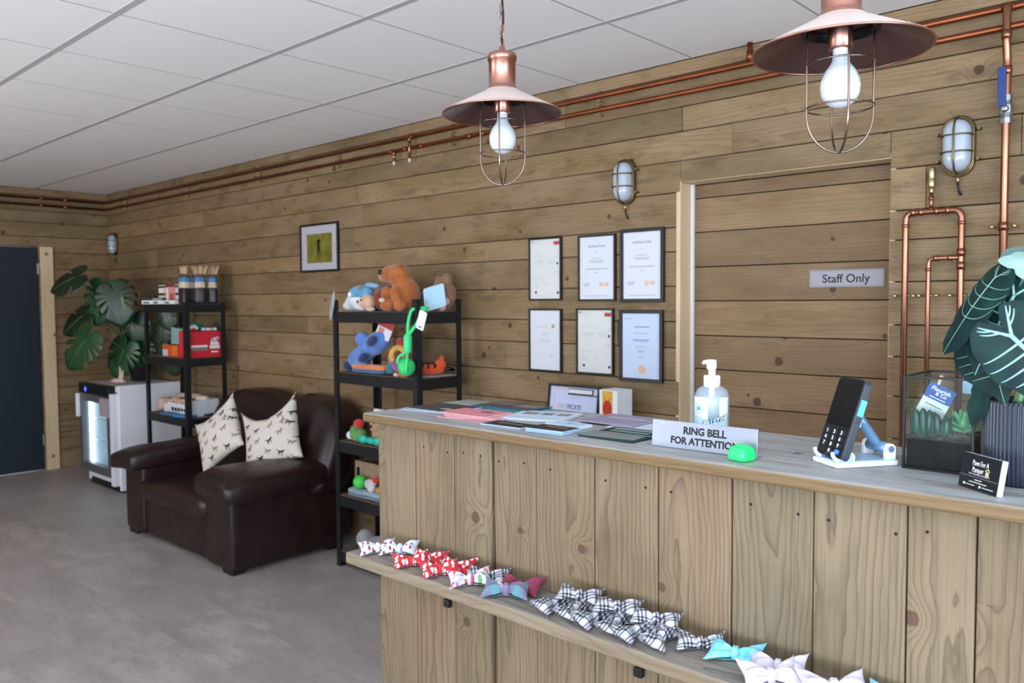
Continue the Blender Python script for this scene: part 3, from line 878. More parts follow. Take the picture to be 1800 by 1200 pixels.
def seat_fn(w, p):
    w = w + Vector((p.x, p.y, p.z)) * (.006 * noise.noise(w * 6))
    if p.z > 0: w.z -= .02 * max(0, 1 - (p.x * p.x) ) * max(0, 1 - p.y * p.y) - .012 * math.cos(p.x * PI * 1.0)
    return w
b = MB(); b.sup((-4.825, 2.49, .325), (.445, .335, .085), .38, .22, 40, 18, fn=seat_fn); b.build('seat_cushion', M_LEA, sofa)
for sx_, xa, xb in ((-1, -5.50, -5.235), (1, -4.42, -4.12)):
    xm = (xa + xb) / 2; hw = (xb - xa) / 2
    b = MB()
    def panel(w, p, s=sx_):
        w = w + Vector((p.x, p.y, p.z)) * (.004 * noise.noise(w * 5))
        if abs(p.x) > .6: w.x += .006 * math.sin(w.y * 9) * abs(p.x) * s
        if p.x * s > .5: w.x += .012 * math.exp(-((w.y - 2.52) / .03) ** 2) * (p.z + 1) * .5 * s
        return w
    b.sup((xm, 2.535, .243), (hw, .35, .218), .08, .09, 40, 24, fn=panel)
    arm = b.build('arm', M_LEA, sofa)
    b = MB()
    ox = xm + sx_ * .035
    def pad(w, p, s=sx_):
        d = noise.noise(w * 8) * .006 + .005 * math.sin(w.y * 40) * max(0, abs(p.x) - .3) * (1 if p.y < .4 else .3)
        w = w + Vector((p.x, 0, p.z)) * d
        # the roll drops at its front end; its outer lip hangs lower than its crown
        w.z += -.030 * max(0, -p.y - .55) ** 1.2 + .010 * p.y
        if p.x * s > 0: w.z -= .028 * p.x * p.x
        if p.y < 0: w.x += s * .012 * p.y * -1
        return w
    b.sup((ox, 2.49, .508), (hw + .055, .375, .066), .36, .18, 40, 22, fn=pad)
    b.build('arm_pad', M_LEA, arm)
b = MB()
def back_fn(w, p):
    x = p.x
    w = w + Vector((p.x, p.y, p.z)) * (.010 * noise.noise(w * 5))
    # two plump halves with a seam between, lower at both ends
    if p.z > 0: w.z += (.022 * math.cos((abs(x) - .45) * 2.6) - .035 * math.exp(-(x / .09) ** 2) * 1.0 - .05 * max(0, abs(x) - .72) / .28) * p.z
    if p.y < 0: w.y += (.035 * math.exp(-(x / .07) ** 2) + .008 * math.sin(x * 26) * (1 - abs(p.z))) * -p.y
    w.y += .10 * p.z
    return w
b.sup((-4.775, 2.87, .60), (.755, .135, .285), .42, .30, 72, 26, fn=back_fn); b.build('backrest', M_LEA, sofa)
b = MB(); b.sup((-4.80, 2.93, .28), (.66, .08, .22), .15, .15); b.build('back_panel', M_LEA, sofa)
for x in (-5.43, -4.19):
    for y in (2.235, 2.87):
        b = MB(); b.box(x - .055, x + .055, y - .04, y + .04, 0, .04); b.build('foot', P('dark_foot', '1a1211', .5), sofa, bevel=.006)

# cushions with a scatter of running dogs printed on cream linen
def dog_print():
    t = NT('cream_linen_with_dogs')
    o = t.sep(t.obj())
    v2 = t.vec(o[0], o[1], 0)
    vo = t.n('ShaderNodeTexVoronoi', voronoi_dimensions='2D'); t.put(vo.inputs['Vector'], v2); vo.inputs['Scale'].default_value = 13; vo.inputs['Randomness'].default_value = .6
    pos = t.sep(vo.outputs['Position']); cc = t.sep(vo.outputs['Color'])
    dx = t.math('SUBTRACT', o[0], pos[0]); dy = t.math('SUBTRACT', o[1], pos[1])
    a = t.math('MULTIPLY', t.math('SUBTRACT', cc[0], .5), 1.6)
    ca, sa = t.math('COSINE', a), t.math('SINE', a)
    x = t.math('ADD', t.math('MULTIPLY', dx, ca), t.math('MULTIPLY', dy, sa))
    y = t.math('SUBTRACT', t.math('MULTIPLY', dy, ca), t.math('MULTIPLY', dx, sa))
    m = None
    for cx, cy, rx, ry in ((0, 0, .016, .0062), (.017, .009, .0065, .0052), (.013, .004, .005, .007), (-.012, -.011, .0028, .011), (.010, -.011, .0026, .011), (-.005, -.010, .0024, .009), (-.021, .006, .008, .0024)):
        e = t.math('ADD', t.math('POWER', t.math('ABSOLUTE', t.math('DIVIDE', t.math('SUBTRACT', x, cx), rx)), 2), t.math('POWER', t.math('ABSOLUTE', t.math('DIVIDE', t.math('SUBTRACT', y, cy), ry)), 2))
        k = t.step(e, 1.25, .75)
        m = k if m is None else t.math('MAXIMUM', m, k)
    dogc = t.mix(t.math('GREATER_THAN', cc[1], .55), lin('2b2624'), lin('8d7768'))
    w = t.noise(t.obj(), 160, 2)
    c = t.mix(w, lin('c9bfb4'), lin('d8cfc5'))
    t.set(Base_Color=t.mix(m, c, dogc), Roughness=.85)
    t.bump(w, .25, .001)
    return t.m
M_DOGP = dog_print()
def pillow(label, M, size, seed, fold):
    t = thing('scatter_cushion', label, 'cushion', M.translation, group='dog print cushions', rot=M.to_euler())
    b = MB(); n = 26; vs = {}
    def surf(sgn):
        def f(u, v):
            x = 2 * u - 1; y = 2 * v - 1
            ex = x * (1 - .13 * (1 - y * y) * abs(x) ** 3); ey = y * (1 - .13 * (1 - x * x) * abs(y) ** 3)
            th = .155 * (max(0, 1 - x * x) ** .62) * (max(0, 1 - y * y) ** .62)
            w = (noise.noise(Vector((ex * 2.2, ey * 2.2, seed))) * .05 + noise.noise(Vector((ex * 5, ey * 5, seed + 3))) * .02) * (1 - max(abs(x), abs(y)) ** 4)
            X = ex * size / 2; Y = ey * size / 2; Z = sgn * th * size / .42 * .5 + w * size * .5
            # slack: the top edge sags between its corners, and the upper half folds over
            if y > 0: Y -= fold * size * y * (1 - x * x) * .5; Z += .05 * size * y * y
            return Vector((X, Y, Z))
        return f
    b.grid(surf(1), n, n); b.grid(surf(-1), n, n)
    k = (n + 1) ** 2
    for i in range(n * n, 2 * n * n): b.f[i] = tuple(reversed(b.f[i]))
    b.build('cover', M_DOGP, t, weld=.0005, world=False)
    return t
def face(o, right, upv):
    r_ = Vector(right).normalized(); u_ = Vector(upv); u_ = (u_ - r_ * u_.dot(r_)).normalized()
    return frame(o, r_, u_, r_.cross(u_))
pillow('cream dog print cushion leaning in the left corner of the sofa seat', face((-4.885, 2.53, .665), (.74, .28, .55), (-.36, .30, .88)), .40, 1.3, .22)
pillow('cream dog print cushion with one tall peak, beside the right sofa arm', face((-4.435, 2.635, .70), (.84, .40, .34), (-.30, .30, .90)), .43, 7.7, .45)

# ------------------------------------------------------------------ drinks fridge
M_WHITE = P('white_enamel', 'e4e6ee', .35)
M_GREYM = P('grey_metal', '77757a', .4, .6)
M_BLK = P('black_gloss', '0d0e10', .25)
FX0, FX1, FY0, FY1 = -7.30, -6.60, 2.545, 3.085
fr = thing('display_fridge', 'white glass fronted display fridge standing in the corner by the dark door', 'fridge', ((FX0 + FX1) / 2, 2.82, 0))
b = MB()
b.box(FX0 + .02, FX0 + .05, FY0 + .05, FY1, .03, .845); b.box(FX1 - .03, FX1, FY0 + .045, FY1, .02, .855); b.box(FX0 + .05, FX1 - .03, FY1 - .03, FY1, .06, .845)
b.box(FX0 + .05, FX1 - .03, FY0 + .05, FY1 - .03, .80, .845); b.box(FX0 + .05, FX1 - .03, FY0 + .05, FY1 - .03, .06, .12)
b.build('cabinet', M_WHITE, fr, bevel=.004)
b = MB(); b.box(FX0 + .04, FX1 - .04, FY0 + .06, FY1 - .06, 0, .06); b.build('plinth', M_BLK, fr)
b = MB(); b.box(FX0, FX1 - .08, FY0 - .005, FY0 + .05, .765, .848); pn = b.build('control_panel', M_BLK, fr, bevel=.004)
b = MB(); b.lathe([(.018, 0), (.018, .002), (0.0001, .002)], 20, frame((-7.15, FY0 - .005, .80), (1, 0, 0), (0, 0, 1), (0, -1, 0)))
e = NT('blue_indicator'); e.set(Base_Color=lin('2a3dff')); e.b.inputs['Emission Color'].default_value = lin('4a55ff'); e.b.inputs['Emission Strength'].default_value = 2.5
b.build('indicator', e.m, pn)
b = MB()
for q in ((FX0, FX0 + .05, .12, .76), (FX1 - .14, FX1 - .08, .12, .76), (FX0 + .05, FX1 - .14, .12, .19), (FX0 + .05, FX1 - .14, .70, .76)):
    b.box(q[0], q[1], FY0, FY0 + .045, q[2], q[3])
dr = b.build('door', M_GREYM, fr, bevel=.003)
b = MB(); b.box(FX1 - .08, FX1 - .02, FY0, FY0 + .045, .06, .79); b.build('side_trim', M_WHITE, fr, bevel=.003)
b = MB(); b.box(FX0 + .045, FX1 - .135, FY0 + .018, FY0 + .026, .185, .705); b.build('glass_pane', glass('fridge_glass', 'eef8fa', .12), dr)
b = MB(); b.box(FX0 - .012, FX0 + .022, FY0 - .03, FY0 - .0005, .56, .755); b.build('handle', M_WHITE, dr, bevel=.006)
b = MB(); b.box(FX1 - .27, FX1 - .085, FY0 - .0025, FY0 - .0005, .60, .745); b.build('notice', P('pinkish_notice', 'a8999f', .6), dr)
for z in (.36, .54):
    b = MB()
    for k in range(9): y = FY0 + .09 + k * .05; b.box(FX0 + .055, FX1 - .035, y, y + .005, z, z + .005)
    b.box(FX0 + .055, FX1 - .035, FY0 + .085, FY0 + .09, z - .004, z + .008)
    b.build('wire_shelf', P('white_wire', 'd8dde0', .4), fr)
e = NT('fridge_strip_light'); e.set(Base_Color=(1, 1, 1, 1)); e.b.inputs['Emission Color'].default_value = (.86, .97, 1, 1); e.b.inputs['Emission Strength'].default_value = 5
b = MB(); b.box(FX0 + .06, FX0 + .085, FY0 + .06, FY0 + .075, .13, .79); b.build('strip_light', e.m, fr)
for x, y, z, r, h, c, lab in ((-6.93, 2.70, .545, .055, .09, '3c4a3a', 'dark green tub on the upper fridge shelf'), (-6.80, 2.72, .545, .05, .08, '6f9a4a', 'bright green tub on the upper fridge shelf'),
                              (-6.94, 2.70, .365, .06, .10, '5d6064', 'grey tub on the lower fridge shelf, left'), (-6.79, 2.71, .365, .055, .10, '47494d', 'dark tub on the lower fridge shelf, right')):
    t = thing('food_tub', lab, 'tub', (x, y, z + .001), group='tubs in the fridge')
    b = MB(); b.lathe([(r * .85, 0), (r, h * .9)], 20, T(x, y, z + .001), cap0=True); b.build('tub', P('tub_' + c, c, .5), t)
    b = MB(); b.lathe([(r * 1.05, h * .9), (r * 1.05, h)], 20, T(x, y, z + .001), cap0=True, cap1=True); b.build('lid', P('tub_lid', 'c9cfcf', .4), t)

# ------------------------------------------------------------------ monstera
M_POT = P('dark_plant_pot', '22221f', .5)
def leafmat(name, a, c_, rough=.35):
    t = NT(name); n = t.noise(t.obj(), 14, 3)
    t.set(Base_Color=t.mix(t.step(n, .3, .7), lin(a), lin(c_)), Roughness=rough)
    return t.m
M_MON = [leafmat('monstera_leaf_deep', '10260f', '183a1e'), leafmat('monstera_leaf', '173a1d', '234e2b'), leafmat('monstera_leaf_dark', '0b1c0c', '122b13')]
M_MST = P('monstera_stem', '3f5f34', .5)
def polar_leaf(base, tip, nrm, prof, mat, parent, name='leaf', droop=.12, fold=.10, nr=8, na=72, slits=(), holes=False, wave=0.0, thick=.0012):
    """leaf as a polar patch about its vein junction; prof = [(degrees from tip, radius/L)] mirrored"""
    base, tip = Vector(base), Vector(tip)
    ax = tip - base; L = ax.length; ax.normalize()
    n_ = Vector(nrm); n_ = (n_ - ax * n_.dot(ax)).normalized(); w_ = n_.cross(ax)
    def rad_at(deg, sgn):
        d = abs(deg)
        for (a0, r0), (a1, r1) in zip(prof, prof[1:]):
            if a0 <= d <= a1:
                k = (d - a0) / (a1 - a0); k = k * k * (3 - 2 * k); r = r0 + (r1 - r0) * k; break
        else: r = prof[-1][1]
        for sa, sw, sd in slits:
            x = abs(d - sa - (3 if sgn > 0 else 0)) / sw
            if x < 1: r *= 1 - sd * (1 - x * x)
        return r
    def pt(l, w):
        z = -droop * (l / L) ** 2 * L * .5 + fold * abs(w) - .35 * w * w / L + wave * L * math.sin(9 * l / L + 3 * w / L)
        return base + ax * l + w_ * w + n_ * z
    b = MB(); vs = [pt(0, 0)]
    for j in range(1, nr + 1):
        for i in range(na):
            dg = -180 + 360 * i / na
            r = rad_at(dg, 1 if dg > 0 else -1) * L * j / nr
            vs.append(pt(r * math.cos(rad(dg)), r * math.sin(rad(dg))))
    fs = [(0, 1 + i, 1 + (i + 1) % na) for i in range(na)]
    for j in range(nr - 1):
        for i in range(na):
            i2 = (i + 1) % na
            fs.append((1 + j * na + i, 1 + (j + 1) * na + i, 1 + (j + 1) * na + i2, 1 + j * na + i2))
    b.add(vs, fs, True)
    o = b.build(name, mat, parent, solid=thick)
    return o, pt, L, rad_at
MON = [(0, 1.0), (25, .84), (60, .66), (100, .60), (140, .55), (165, .42), (180, .14)]
SL = [(38, 4.5, .62), (62, 4.5, .66), (86, 4.5, .62), (110, 4.5, .5)]
mo = thing('monstera_plant', 'large green monstera with split leaves on top of the fridge in the corner', 'plant', (-6.98, 2.92, .857))
b = MB(); b.lathe([(.07, 0), (.095, .13), (.10, .135), (.09, .135), (.085, .11), (0.001, .11)], 24, T(-6.98, 2.92, .857), cap0=True); b.build('pot', M_POT, mo)
ml = [((-7.04, 2.45, 1.713), (-7.20, 2.30, 1.618), (.45, -.60, .66), 2, 0), ((-6.97, 2.62, 1.586), (-6.99, 2.57, 1.322), (.55, -.72, .42), 1, 1), ((-6.87, 2.68, 1.571), (-6.81, 2.72, 1.309), (.75, -.55, .35), 0, 1),
      ((-7.12, 2.52, 1.397), (-7.25, 2.40, 1.262), (.5, -.6, .6), 2, 0), ((-7.00, 2.50, 1.21), (-7.13, 2.38, .976), (.55, -.72, .42), 1, 1), ((-6.93, 2.86, 1.335), (-6.90, 2.89, 1.117), (.6, -.7, .38), 0, 0),
      ((-6.95, 2.78, 1.115), (-7.03, 2.71, .885), (.6, -.7, .4), 1, 1), ((-7.16, 2.84, 1.10), (-7.23, 2.78, .885), (.5, -.75, .4), 2, 0), ((-6.98, 2.92, 1.154), (-6.93, 2.95, .936), (.6, -.75, .3), 1, 1),
      ((-6.55, 2.96, 1.412), (-6.52, 2.98, 1.274), (.6, -.75, .2), 0, 0), ((-6.47, 2.95, 1.111), (-6.45, 2.97, .91), (.6, -.75, .2), 0, 0), ((-6.65, 2.97, 1.281), (-6.69, 2.94, 1.118), (.6, -.75, .2), 2, 0)]
for base, tip, nrm, m, sp in ml:
    base = Vector(base); tip = Vector(tip)
    lf, pt, L, ra = polar_leaf(base, tip, nrm, MON, M_MON[m], mo, droop=.25, fold=.06, slits=SL if sp else SL[1:2], na=96)
    b = MB(); b.tube([pt(L * q / 6, 0) + Vector(nrm).normalized() * .001 for q in range(7)], [.0035 * (1 - q / 8) for q in range(7)], 6)
    b.build('midrib', P('leaf_midrib', '557a4a', .5), lf)
    root = Vector((-6.98, 2.92, .965)) + Vector((R.uniform(-.04, .04), R.uniform(-.04, .04), 0))
    mid = root.lerp(base, .55) + Vector((0, 0, .16 + .1 * R.random())); 
    pts = [root * (1 - q) ** 2 + mid * 2 * q * (1 - q) + base * q * q for q in [k / 10 for k in range(11)]]
    b = MB(); b.tube(pts, [.007 - .003 * k / 10 for k in range(11)], 8); b.build('leaf_stalk', M_MST, mo)
b = MB(); b.tube([(-6.80, 2.72, 1.57), (-6.75, 2.70, 1.52), (-6.68, 2.69, 1.45)], [.012, .008, .001], 8, flat=.4); b.build('new_shoot', P('pale_shoot', '9db47a', .5), mo)
# pale twisted chew lying on the fridge
t = thing('antler_chew', 'pale pinkish antler shaped chew on top of the white fridge', 'dog chew', (-6.70, 2.64, .857))
b = MB(); b.tube([(-6.80, 2.62, .88), (-6.74, 2.63, .885), (-6.69, 2.64, .89), (-6.64, 2.65, .884)], [.018, .024, .022, .012], 10, flat=.9)
b.tube([(-6.70, 2.64, .89), (-6.70, 2.65, .93), (-6.72, 2.655, .97), (-6.735, 2.655, 1.0)], [.018, .014, .010, .004], 10)
b.tube([(-6.675, 2.64, .89), (-6.66, 2.645, .93), (-6.655, 2.65, .975)], [.016, .012, .004], 10)
b.build('antler', P('pale_antler', 'c9b2a6', .7, bump=(60, .3)), t)

# ------------------------------------------------------------------ black boltless racks
M_RACK = P('black_rack_steel', '1c1e20', .45, .2)
M_CHIP = P('chipboard', '7d6654', .8, bump=(150, .2, .001), var=60)
def rack(label, x0, x1, y0, y1, top, tiers):
    t = thing('shelving_rack', label, 'shelving rack', ((x0 + x1) / 2, (y0 + y1) / 2, 0), group='black shelving racks')
    for x, sx_ in ((x0, 1), (x1, -1)):
        for y, sy in ((y0, 1), (y1, -1)):
            b = MB(); w = .036; th = .003
            b.box(*sorted((x, x + sx_ * w)), *sorted((y, y + sy * th)), 0, top)
            b.box(*sorted((x, x + sx_ * th)), *sorted((y + sy * th, y + sy * w)), 0, top)
            k = .04
            b.box(*sorted((x - sx_ * .002, x + sx_ * (w + .001))), *sorted((y - sy * .002, y + sy * (w + .001))), 0, .012)
            while k < top - .02:       # keyhole rivets along the upright
                b.lathe([(.004, 0), (.004, .0012), (.0001, .0014)], 6, frame((x + sx_ * w * .5, y - sy * 0, k), (1, 0, 0), (0, 0, 1), (0, -sy, 0)) if sy > 0 else frame((x + sx_ * w * .5, y, k), (-1, 0, 0), (0, 0, 1), (0, 1, 0)))
                k += .045
            b.build('upright', M_RACK, t)
    for z in tiers:
        b = MB(); b.box(x0 + .006, x1 - .006, y0 + .006, y1 - .006, z - .009, z); sh = b.build('shelf', M_CHIP, t)
        for q in ((x0 + .004, x1 - .004, y0 + .0035, y0 + .006), (x0 + .004, x1 - .004, y1 - .006, y1 - .0035), (x0 + .0035, x0 + .006, y0 + .006, y1 - .006), (x1 - .006, x1 - .0035, y0 + .006, y1 - .006)):
            b = MB(); b.box(*q, z - .062, z - .002); b.build('beam', M_RACK, sh)
    return t
rack('black steel shelving rack between the fridge and the sofa', -6.36, -5.68, 2.70, 3.01, 1.505, [.085, .36, .665, 1.102, 1.493])
rack('black steel shelving rack full of dog toys between sofa and counter', -3.875, -3.155, 2.70, 3.01, 1.512, [.088, .409, .717, 1.108, 1.448])

# ------------------------------------------------------------------ goods on the rack by the fridge
def card_box(name, label, cat, c, size, rz, col, group=None, marks=(), tilt=0, rough=.5):
    """small printed carton: marks = [(face 'f' or 'r', x0,x1,y0,y1, colour)] in fractions of the face"""
    w, d, h = size
    t = thing(name, label, cat, c, group=group, rot=(0, tilt, rz))
    b = MB(); b.box(-w / 2, w / 2, -d / 2, d / 2, 0, h); bo = b.build('carton', P('carton_' + col, col, rough), t, world=False, bevel=.0015, seg=1)
    for fc, a0, a1, c0, c1, mc in marks:
        b = MB()
        if fc == 'f': b.box(-w / 2 + a0 * w, -w / 2 + a1 * w, -d / 2 - .0008, -d / 2 + .0002, c0 * h, c1 * h)
        else: b.box(w / 2 - .0002, w / 2 + .0008, -d / 2 + a0 * d, -d / 2 + a1 * d, c0 * h, c1 * h)
        b.build('print', P('print_' + mc, mc, .6), bo, world=False)
    return t
Z1, Z2, Z3 = 1.494, 1.103, .666
for k, (x, y, rz, lab) in enumerate(((-6.30, 2.745, .4, 'white carton lying at the left corner of the rack top'), (-6.13, 2.742, .1, 'white carton lying in front of the pink display box'), (-5.94, 2.742, .05, 'white carton at the front edge beneath the treat bags'))):
    card_box('flat_carton', lab, 'carton', (x, y, Z1), (.15, .07, .028), rz, 'dfe2e4', 'flat white cartons', [('f', .1, .5, .2, .6, '23383c')])
for x, y, lab, c, mk in ((-6.305, 2.84, 'cream and black striped tube box at the left of the rack top', 'e3ddd3', '2b2a2c'), (-6.235, 2.85, 'cream tube box with dark ends beside the pink display box', 'd8d2c8', '3a3536'), (-6.0, 2.83, 'pale lilac tube box next to the first treat bag', 'cfc7d0', '3a3a40')):
    card_box('tube_box', lab, 'box', (x, y, Z1), (.06, .06, .145), .2, c, 'slim boxes on the rack top', [('f', 0, 1, .0, .14, mk), ('f', 0, 1, .45, .58, mk), ('f', 0, 1, .85, .96, mk)])
card_box('display_box', 'pink display box on top of the rack by the fridge', 'display box', (-6.125, 2.845, Z1), (.13, .09, .15), .1, 'd98a82', None, [('f', .1, .3, .1, .8, 'eedcd6'), ('f', .45, .9, .15, .55, 'b8554f'), ('f', 0, 1, .86, 1, '6b3a38')])
card_box('flat_carton', 'dark green carton leaning across the white cartons', 'carton', (-6.24, 2.775, Z1 + .0285), (.12, .05, .02), .5, '1f3a3c', None, [('f', .1, .8, .3, .6, 'b9c4c2')])
M_KRAFT = P('kraft_paper', 'b8987a', .75, bump=(40, .3))
def treat_bag(label, x, y, w, rz):
    t = thing('treat_bag', label, 'treat bag', (x, y, Z1), group='tall treat bags with blue bands', rz=rz)
    h = .245
    def wob(w_, p): return w_ + Vector((p.x, p.y, 0)) * (.006 * noise.noise(Vector((w_.x * 30 + x * 9, w_.y * 30, w_.z * 18))))
    b = MB(); b.sup((0, 0, .062), (w, .032, .062), .25, .5, 20, 12, fn=wob); b.build('dark_lower', P('dark_treats', '2a2026', .35), t, world=False)
    b = MB(); b.sup((0, 0, .135), (w * .97, .030, .03), .25, .5, 20, 8, fn=wob); b.build('label', P('cream_bag_label', 'cbbba4', .5), t, world=False)
    b = MB(); b.sup((0, 0, .175), (w * .98, .029, .017), .2, .5, 20, 8, fn=wob); b.build('blue_band', P('blue_band', '3f7fb4', .45), t, world=False)
    b = MB(); b.sup((0, 0, .196), (w * .9, .022, .022), .3, .5, 20, 8, fn=wob); b.build('bag_neck', P('dark_neck', '57443c', .5), t, world=False)
    def fan(u, v):
        a = (u - .5) * 2
        return Vector((a * w * (.9 + .6 * v) , .012 * math.sin(u * 18) * v, .205 + .07 * v + .005 * math.sin(u * 15) * v))
    b = MB(); b.grid(fan, 18, 4); b.build('gathered_top', M_KRAFT, t, world=False, solid=.006)
treat_bag('first treat bag at the front corner of the rack top', -5.80, 2.76, .040, .1)
treat_bag('treat bag set back behind its neighbours on the rack top', -5.885, 2.885, .034, -.1)
treat_bag('wide treat bag, third along the end of the rack top', -5.765, 2.862, .040, 1.2)
treat_bag('treat bag nearest the wall at the end of the rack top', -5.765, 2.957, .034, 1.0)
# middle shelf
rb = card_box('treat_carton', 'big red carton with white print at the end of the middle rack shelf', 'carton', (-5.81, 2.872, Z2), (.18, .235, .19), 0, 'd42a3c')
ct = rb.children[0]
fx = .0905
MR = frame((0, 0, 0), (0, 1, 0), (0, 0, 1), (1, 0, 0))
MR = T(fx, 0, 0) @ MR
def rbar(name, mat, rects):
    for q in rects:
        b = MB(); b.box(q[0], q[1], q[2], q[3], 0, .0008, MR); b.build(name, mat, ct, world=False)
M_WP = P('white_print', 'f1eeee', .5)
rbar('print', M_WP, [(-.112, .012, .074, .090), (.03, .108, .062, .085), (.036, .10, .088, .108), (.04, .095, .034, .044)])
rbar('print', P('teal_print', '5d8f8c', .5), [(-.112, .012, .052, .068)])
b = MB()
for y, z, ry, rz_ in ((.068, .130, .022, .012), (.050, .122, .010, .016), (.088, .138, .013, .010), (.060, .112, .006, .012), (.082, .116, .006, .014)): b.prism(disc(1, 14, y, z, ry, rz_), 0, .0009, MR)
b.build('dog_logo', M_WP, ct, world=False)
card_box('toy_carton', 'orange carton with grey end on the middle rack shelf', 'carton', (-6.02, 2.80, Z2), (.22, .12, .085), .05, 'c9531f', None, [('f', 0, .35, .05, .6, 'b9bcc0'), ('f', .62, .98, .1, .95, 'e0682c')])
card_box('teal_carton', 'pale teal carton tilted on top of the orange carton', 'carton', (-5.99, 2.80, Z2 + .092), (.15, .05, .12), .05, '7fa7a6', None, [], .06)
card_box('toy_carton', 'deep teal box standing behind the pale teal carton', 'carton', (-5.97, 2.935, Z2), (.10, .06, .245), .0, '2e7d72')
t = thing('bone_toy', 'white rubber bone lying on top of the red carton', 'dog toy', (-5.78, 2.93, Z2 + .191))
b = MB(); b.tube([(-5.78, 2.885, Z2 + .203), (-5.78, 2.975, Z2 + .203)], .011, 10)
for y in (2.885, 2.975):
    for x in (-.008, .008): b.sup((-5.78 + x, y, Z2 + .204), (.013, .013, .0125))
b.build('bone', M_WP, t)
t = thing('plush_ladybird', 'little red and white spotted toy on the red carton', 'dog toy', (-5.76, 2.80, Z2 + .191))
b = MB(); b.sup((-5.76, 2.80, Z2 + .211), (.03, .034, .02)); b.build('body', P('toy_red', 'b03a32', .7), t)
for y, z in ((2.775, .222), (2.795, .228), (2.812, .215)):
    b = MB(); b.sup((-5.735, y, Z2 + z), (.012, .012, .012), nu=12, nv=8); b.build('spot', M_WP, t)
# lower shelf: tray of chews, blue packets
t = thing('chew_tray', 'white card tray of beige chews on the lower rack shelf', 'tray', (-5.98, 2.84, Z3))
b = MB()
TX0, TX1, TY0, TY1 = -6.20, -5.745, 2.768, 2.975
for q in ((TX0, TX1, TY0, TY0 + .003, 0, .085), (TX0, TX1, TY1 - .003, TY1, 0, .12), (TX0, TX0 + .003, TY0 + .003, TY1 - .003, 0, .085), (TX1 - .003, TX1, TY0 + .003, TY1 - .003, 0, .12), (TX0 + .003, TX1 - .003, TY0 + .003, TY1 - .003, 0, .003)):
    b.box(q[0], q[1], q[2], q[3], Z3 + q[4] + .001, Z3 + q[5] + .001)
tr = b.build('tray', P('tray_card', 'd9dbe0', .6), t)
MT_ = frame((-5.96, TY0, Z3 + .04), (1, 0, 0), (0, 0, 1), (0, -1, 0))
for x in (-.10, -.05, 0, .05, .10): bars([(x - .02, x + .02, -.014 + .006 * (x > 0), .012)], M_INK, tr, MT_)
M_CHEW = [P('chew_beige', 'b99c84', .8, bump=(50, .3)), P('chew_pink', 'c9a693', .8, bump=(50, .3)), P('chew_cream', 'd9cab6', .8, bump=(50, .3))]
k = 0
for x, y, z, c in ((-6.14, 2.79, .085, 0), (-6.06, 2.80, .10, 1), (-5.97, 2.79, .095, 0), (-5.88, 2.80, .10, 2), (-5.80, 2.79, .095, 1), (-6.10, 2.88, .12, 1), (-6.0, 2.89, .125, 2), (-5.90, 2.88, .13, 0), (-5.81, 2.88, .12, 2)):
    b = MB(); a = R.uniform(-.5, .5); M = T(x, y, Z3 + z) @ RZ(a)
    b.tube([M @ Vector((q, .006 * math.sin(q * 60), .004 * math.cos(q * 50))) for q in (-.05, -.025, 0, .025, .05)], [.020, .026, .023, .026, .019], 10)
    o = one(b, 'rolled_chew', M_CHEW[c], 'beige rolled dog chew in the white tray on the lower rack shelf', 'dog chew', 'rolled chews in the tray')
    k += 1
b = MB(); b.sup((-6.262, 2.81, Z3 + .06), (.038, .06, .05), .5, .6, fn=soft(.008, 18)); one(b, 'chew_bag', M_CHEW[1], 'crumpled pinkish bag of chews at the left end of the lower rack shelf', 'bag')
for x, y, rz, lab, c in ((-6.02, 2.722, .05, 'blue packet poking out at the front of the lower rack shelf', '2f6fa0'), (-5.80, 2.735, .35, 'bright blue packet at the front corner of the lower rack shelf', '2d7fc0'), (-5.765, 2.885, 1.3, 'dark teal packet at the end of the lower rack shelf', '1f5262')):
    b = MB(); M = T(x, y, Z3 + .011) @ RZ(rz); b.sup((0, 0, 0), (.10, .028, .010), .5, .3, fn=soft(.004, 25)); b.v = [M @ p for p in b.v]
    one(b, 'treat_packet', P('packet_' + c, c, .4), lab, 'packet', 'blue packets on the lower rack shelf')

# ------------------------------------------------------------------ dog toys on the rack by the sofa
def plush(name, c, c2=None):
    if name in MATS: return MATS[name]
    t = NT(name); n = t.noise(t.obj(), 120, 3); n2 = t.noise(t.obj(), 16, 2)
    cc = lin(c); d = tuple(x * .72 for x in cc[:3]) + (1,)
    t.set(Base_Color=t.mix(t.step(n2, .3, .7), d, cc), Roughness=.95)
    t.b.inputs['Sheen Weight'].default_value = .35
    t.bump(n, .6, .004); MATS[name] = t.m; return t.m
def blob(parent, name, mat, items, weld=0):
    """one mesh of merged rounded volumes: items = (centre, half sizes[, rotation])"""
    b = MB()
    for it in items:
        c, h = Vector(it[0]), it[1]
        b2 = MB(); b2.sup((0, 0, 0), h, 1, 1, 22, 14)
        M = T(*c) @ (Euler(it[2]).to_matrix().to_4x4() if len(it) > 2 else Matrix.Identity(4))
        b.add([M @ p for p in b2.v], b2.f, True)
    o = b.build(name, mat, parent)
    if len(items) > 1:
        m = o.modifiers.new('remesh', 'REMESH'); m.mode = 'VOXEL'; m.voxel_size = .0055; m.use_smooth_shade = True
        s = o.modifiers.new('smooth', 'SMOOTH'); s.factor = .6; s.iterations = 4
    return o
S1, S2, S3, S4, S5 = 1.449, 1.109, .718, .410, .089
M_EYE = P('black_eye', '0a0a0b', .15)
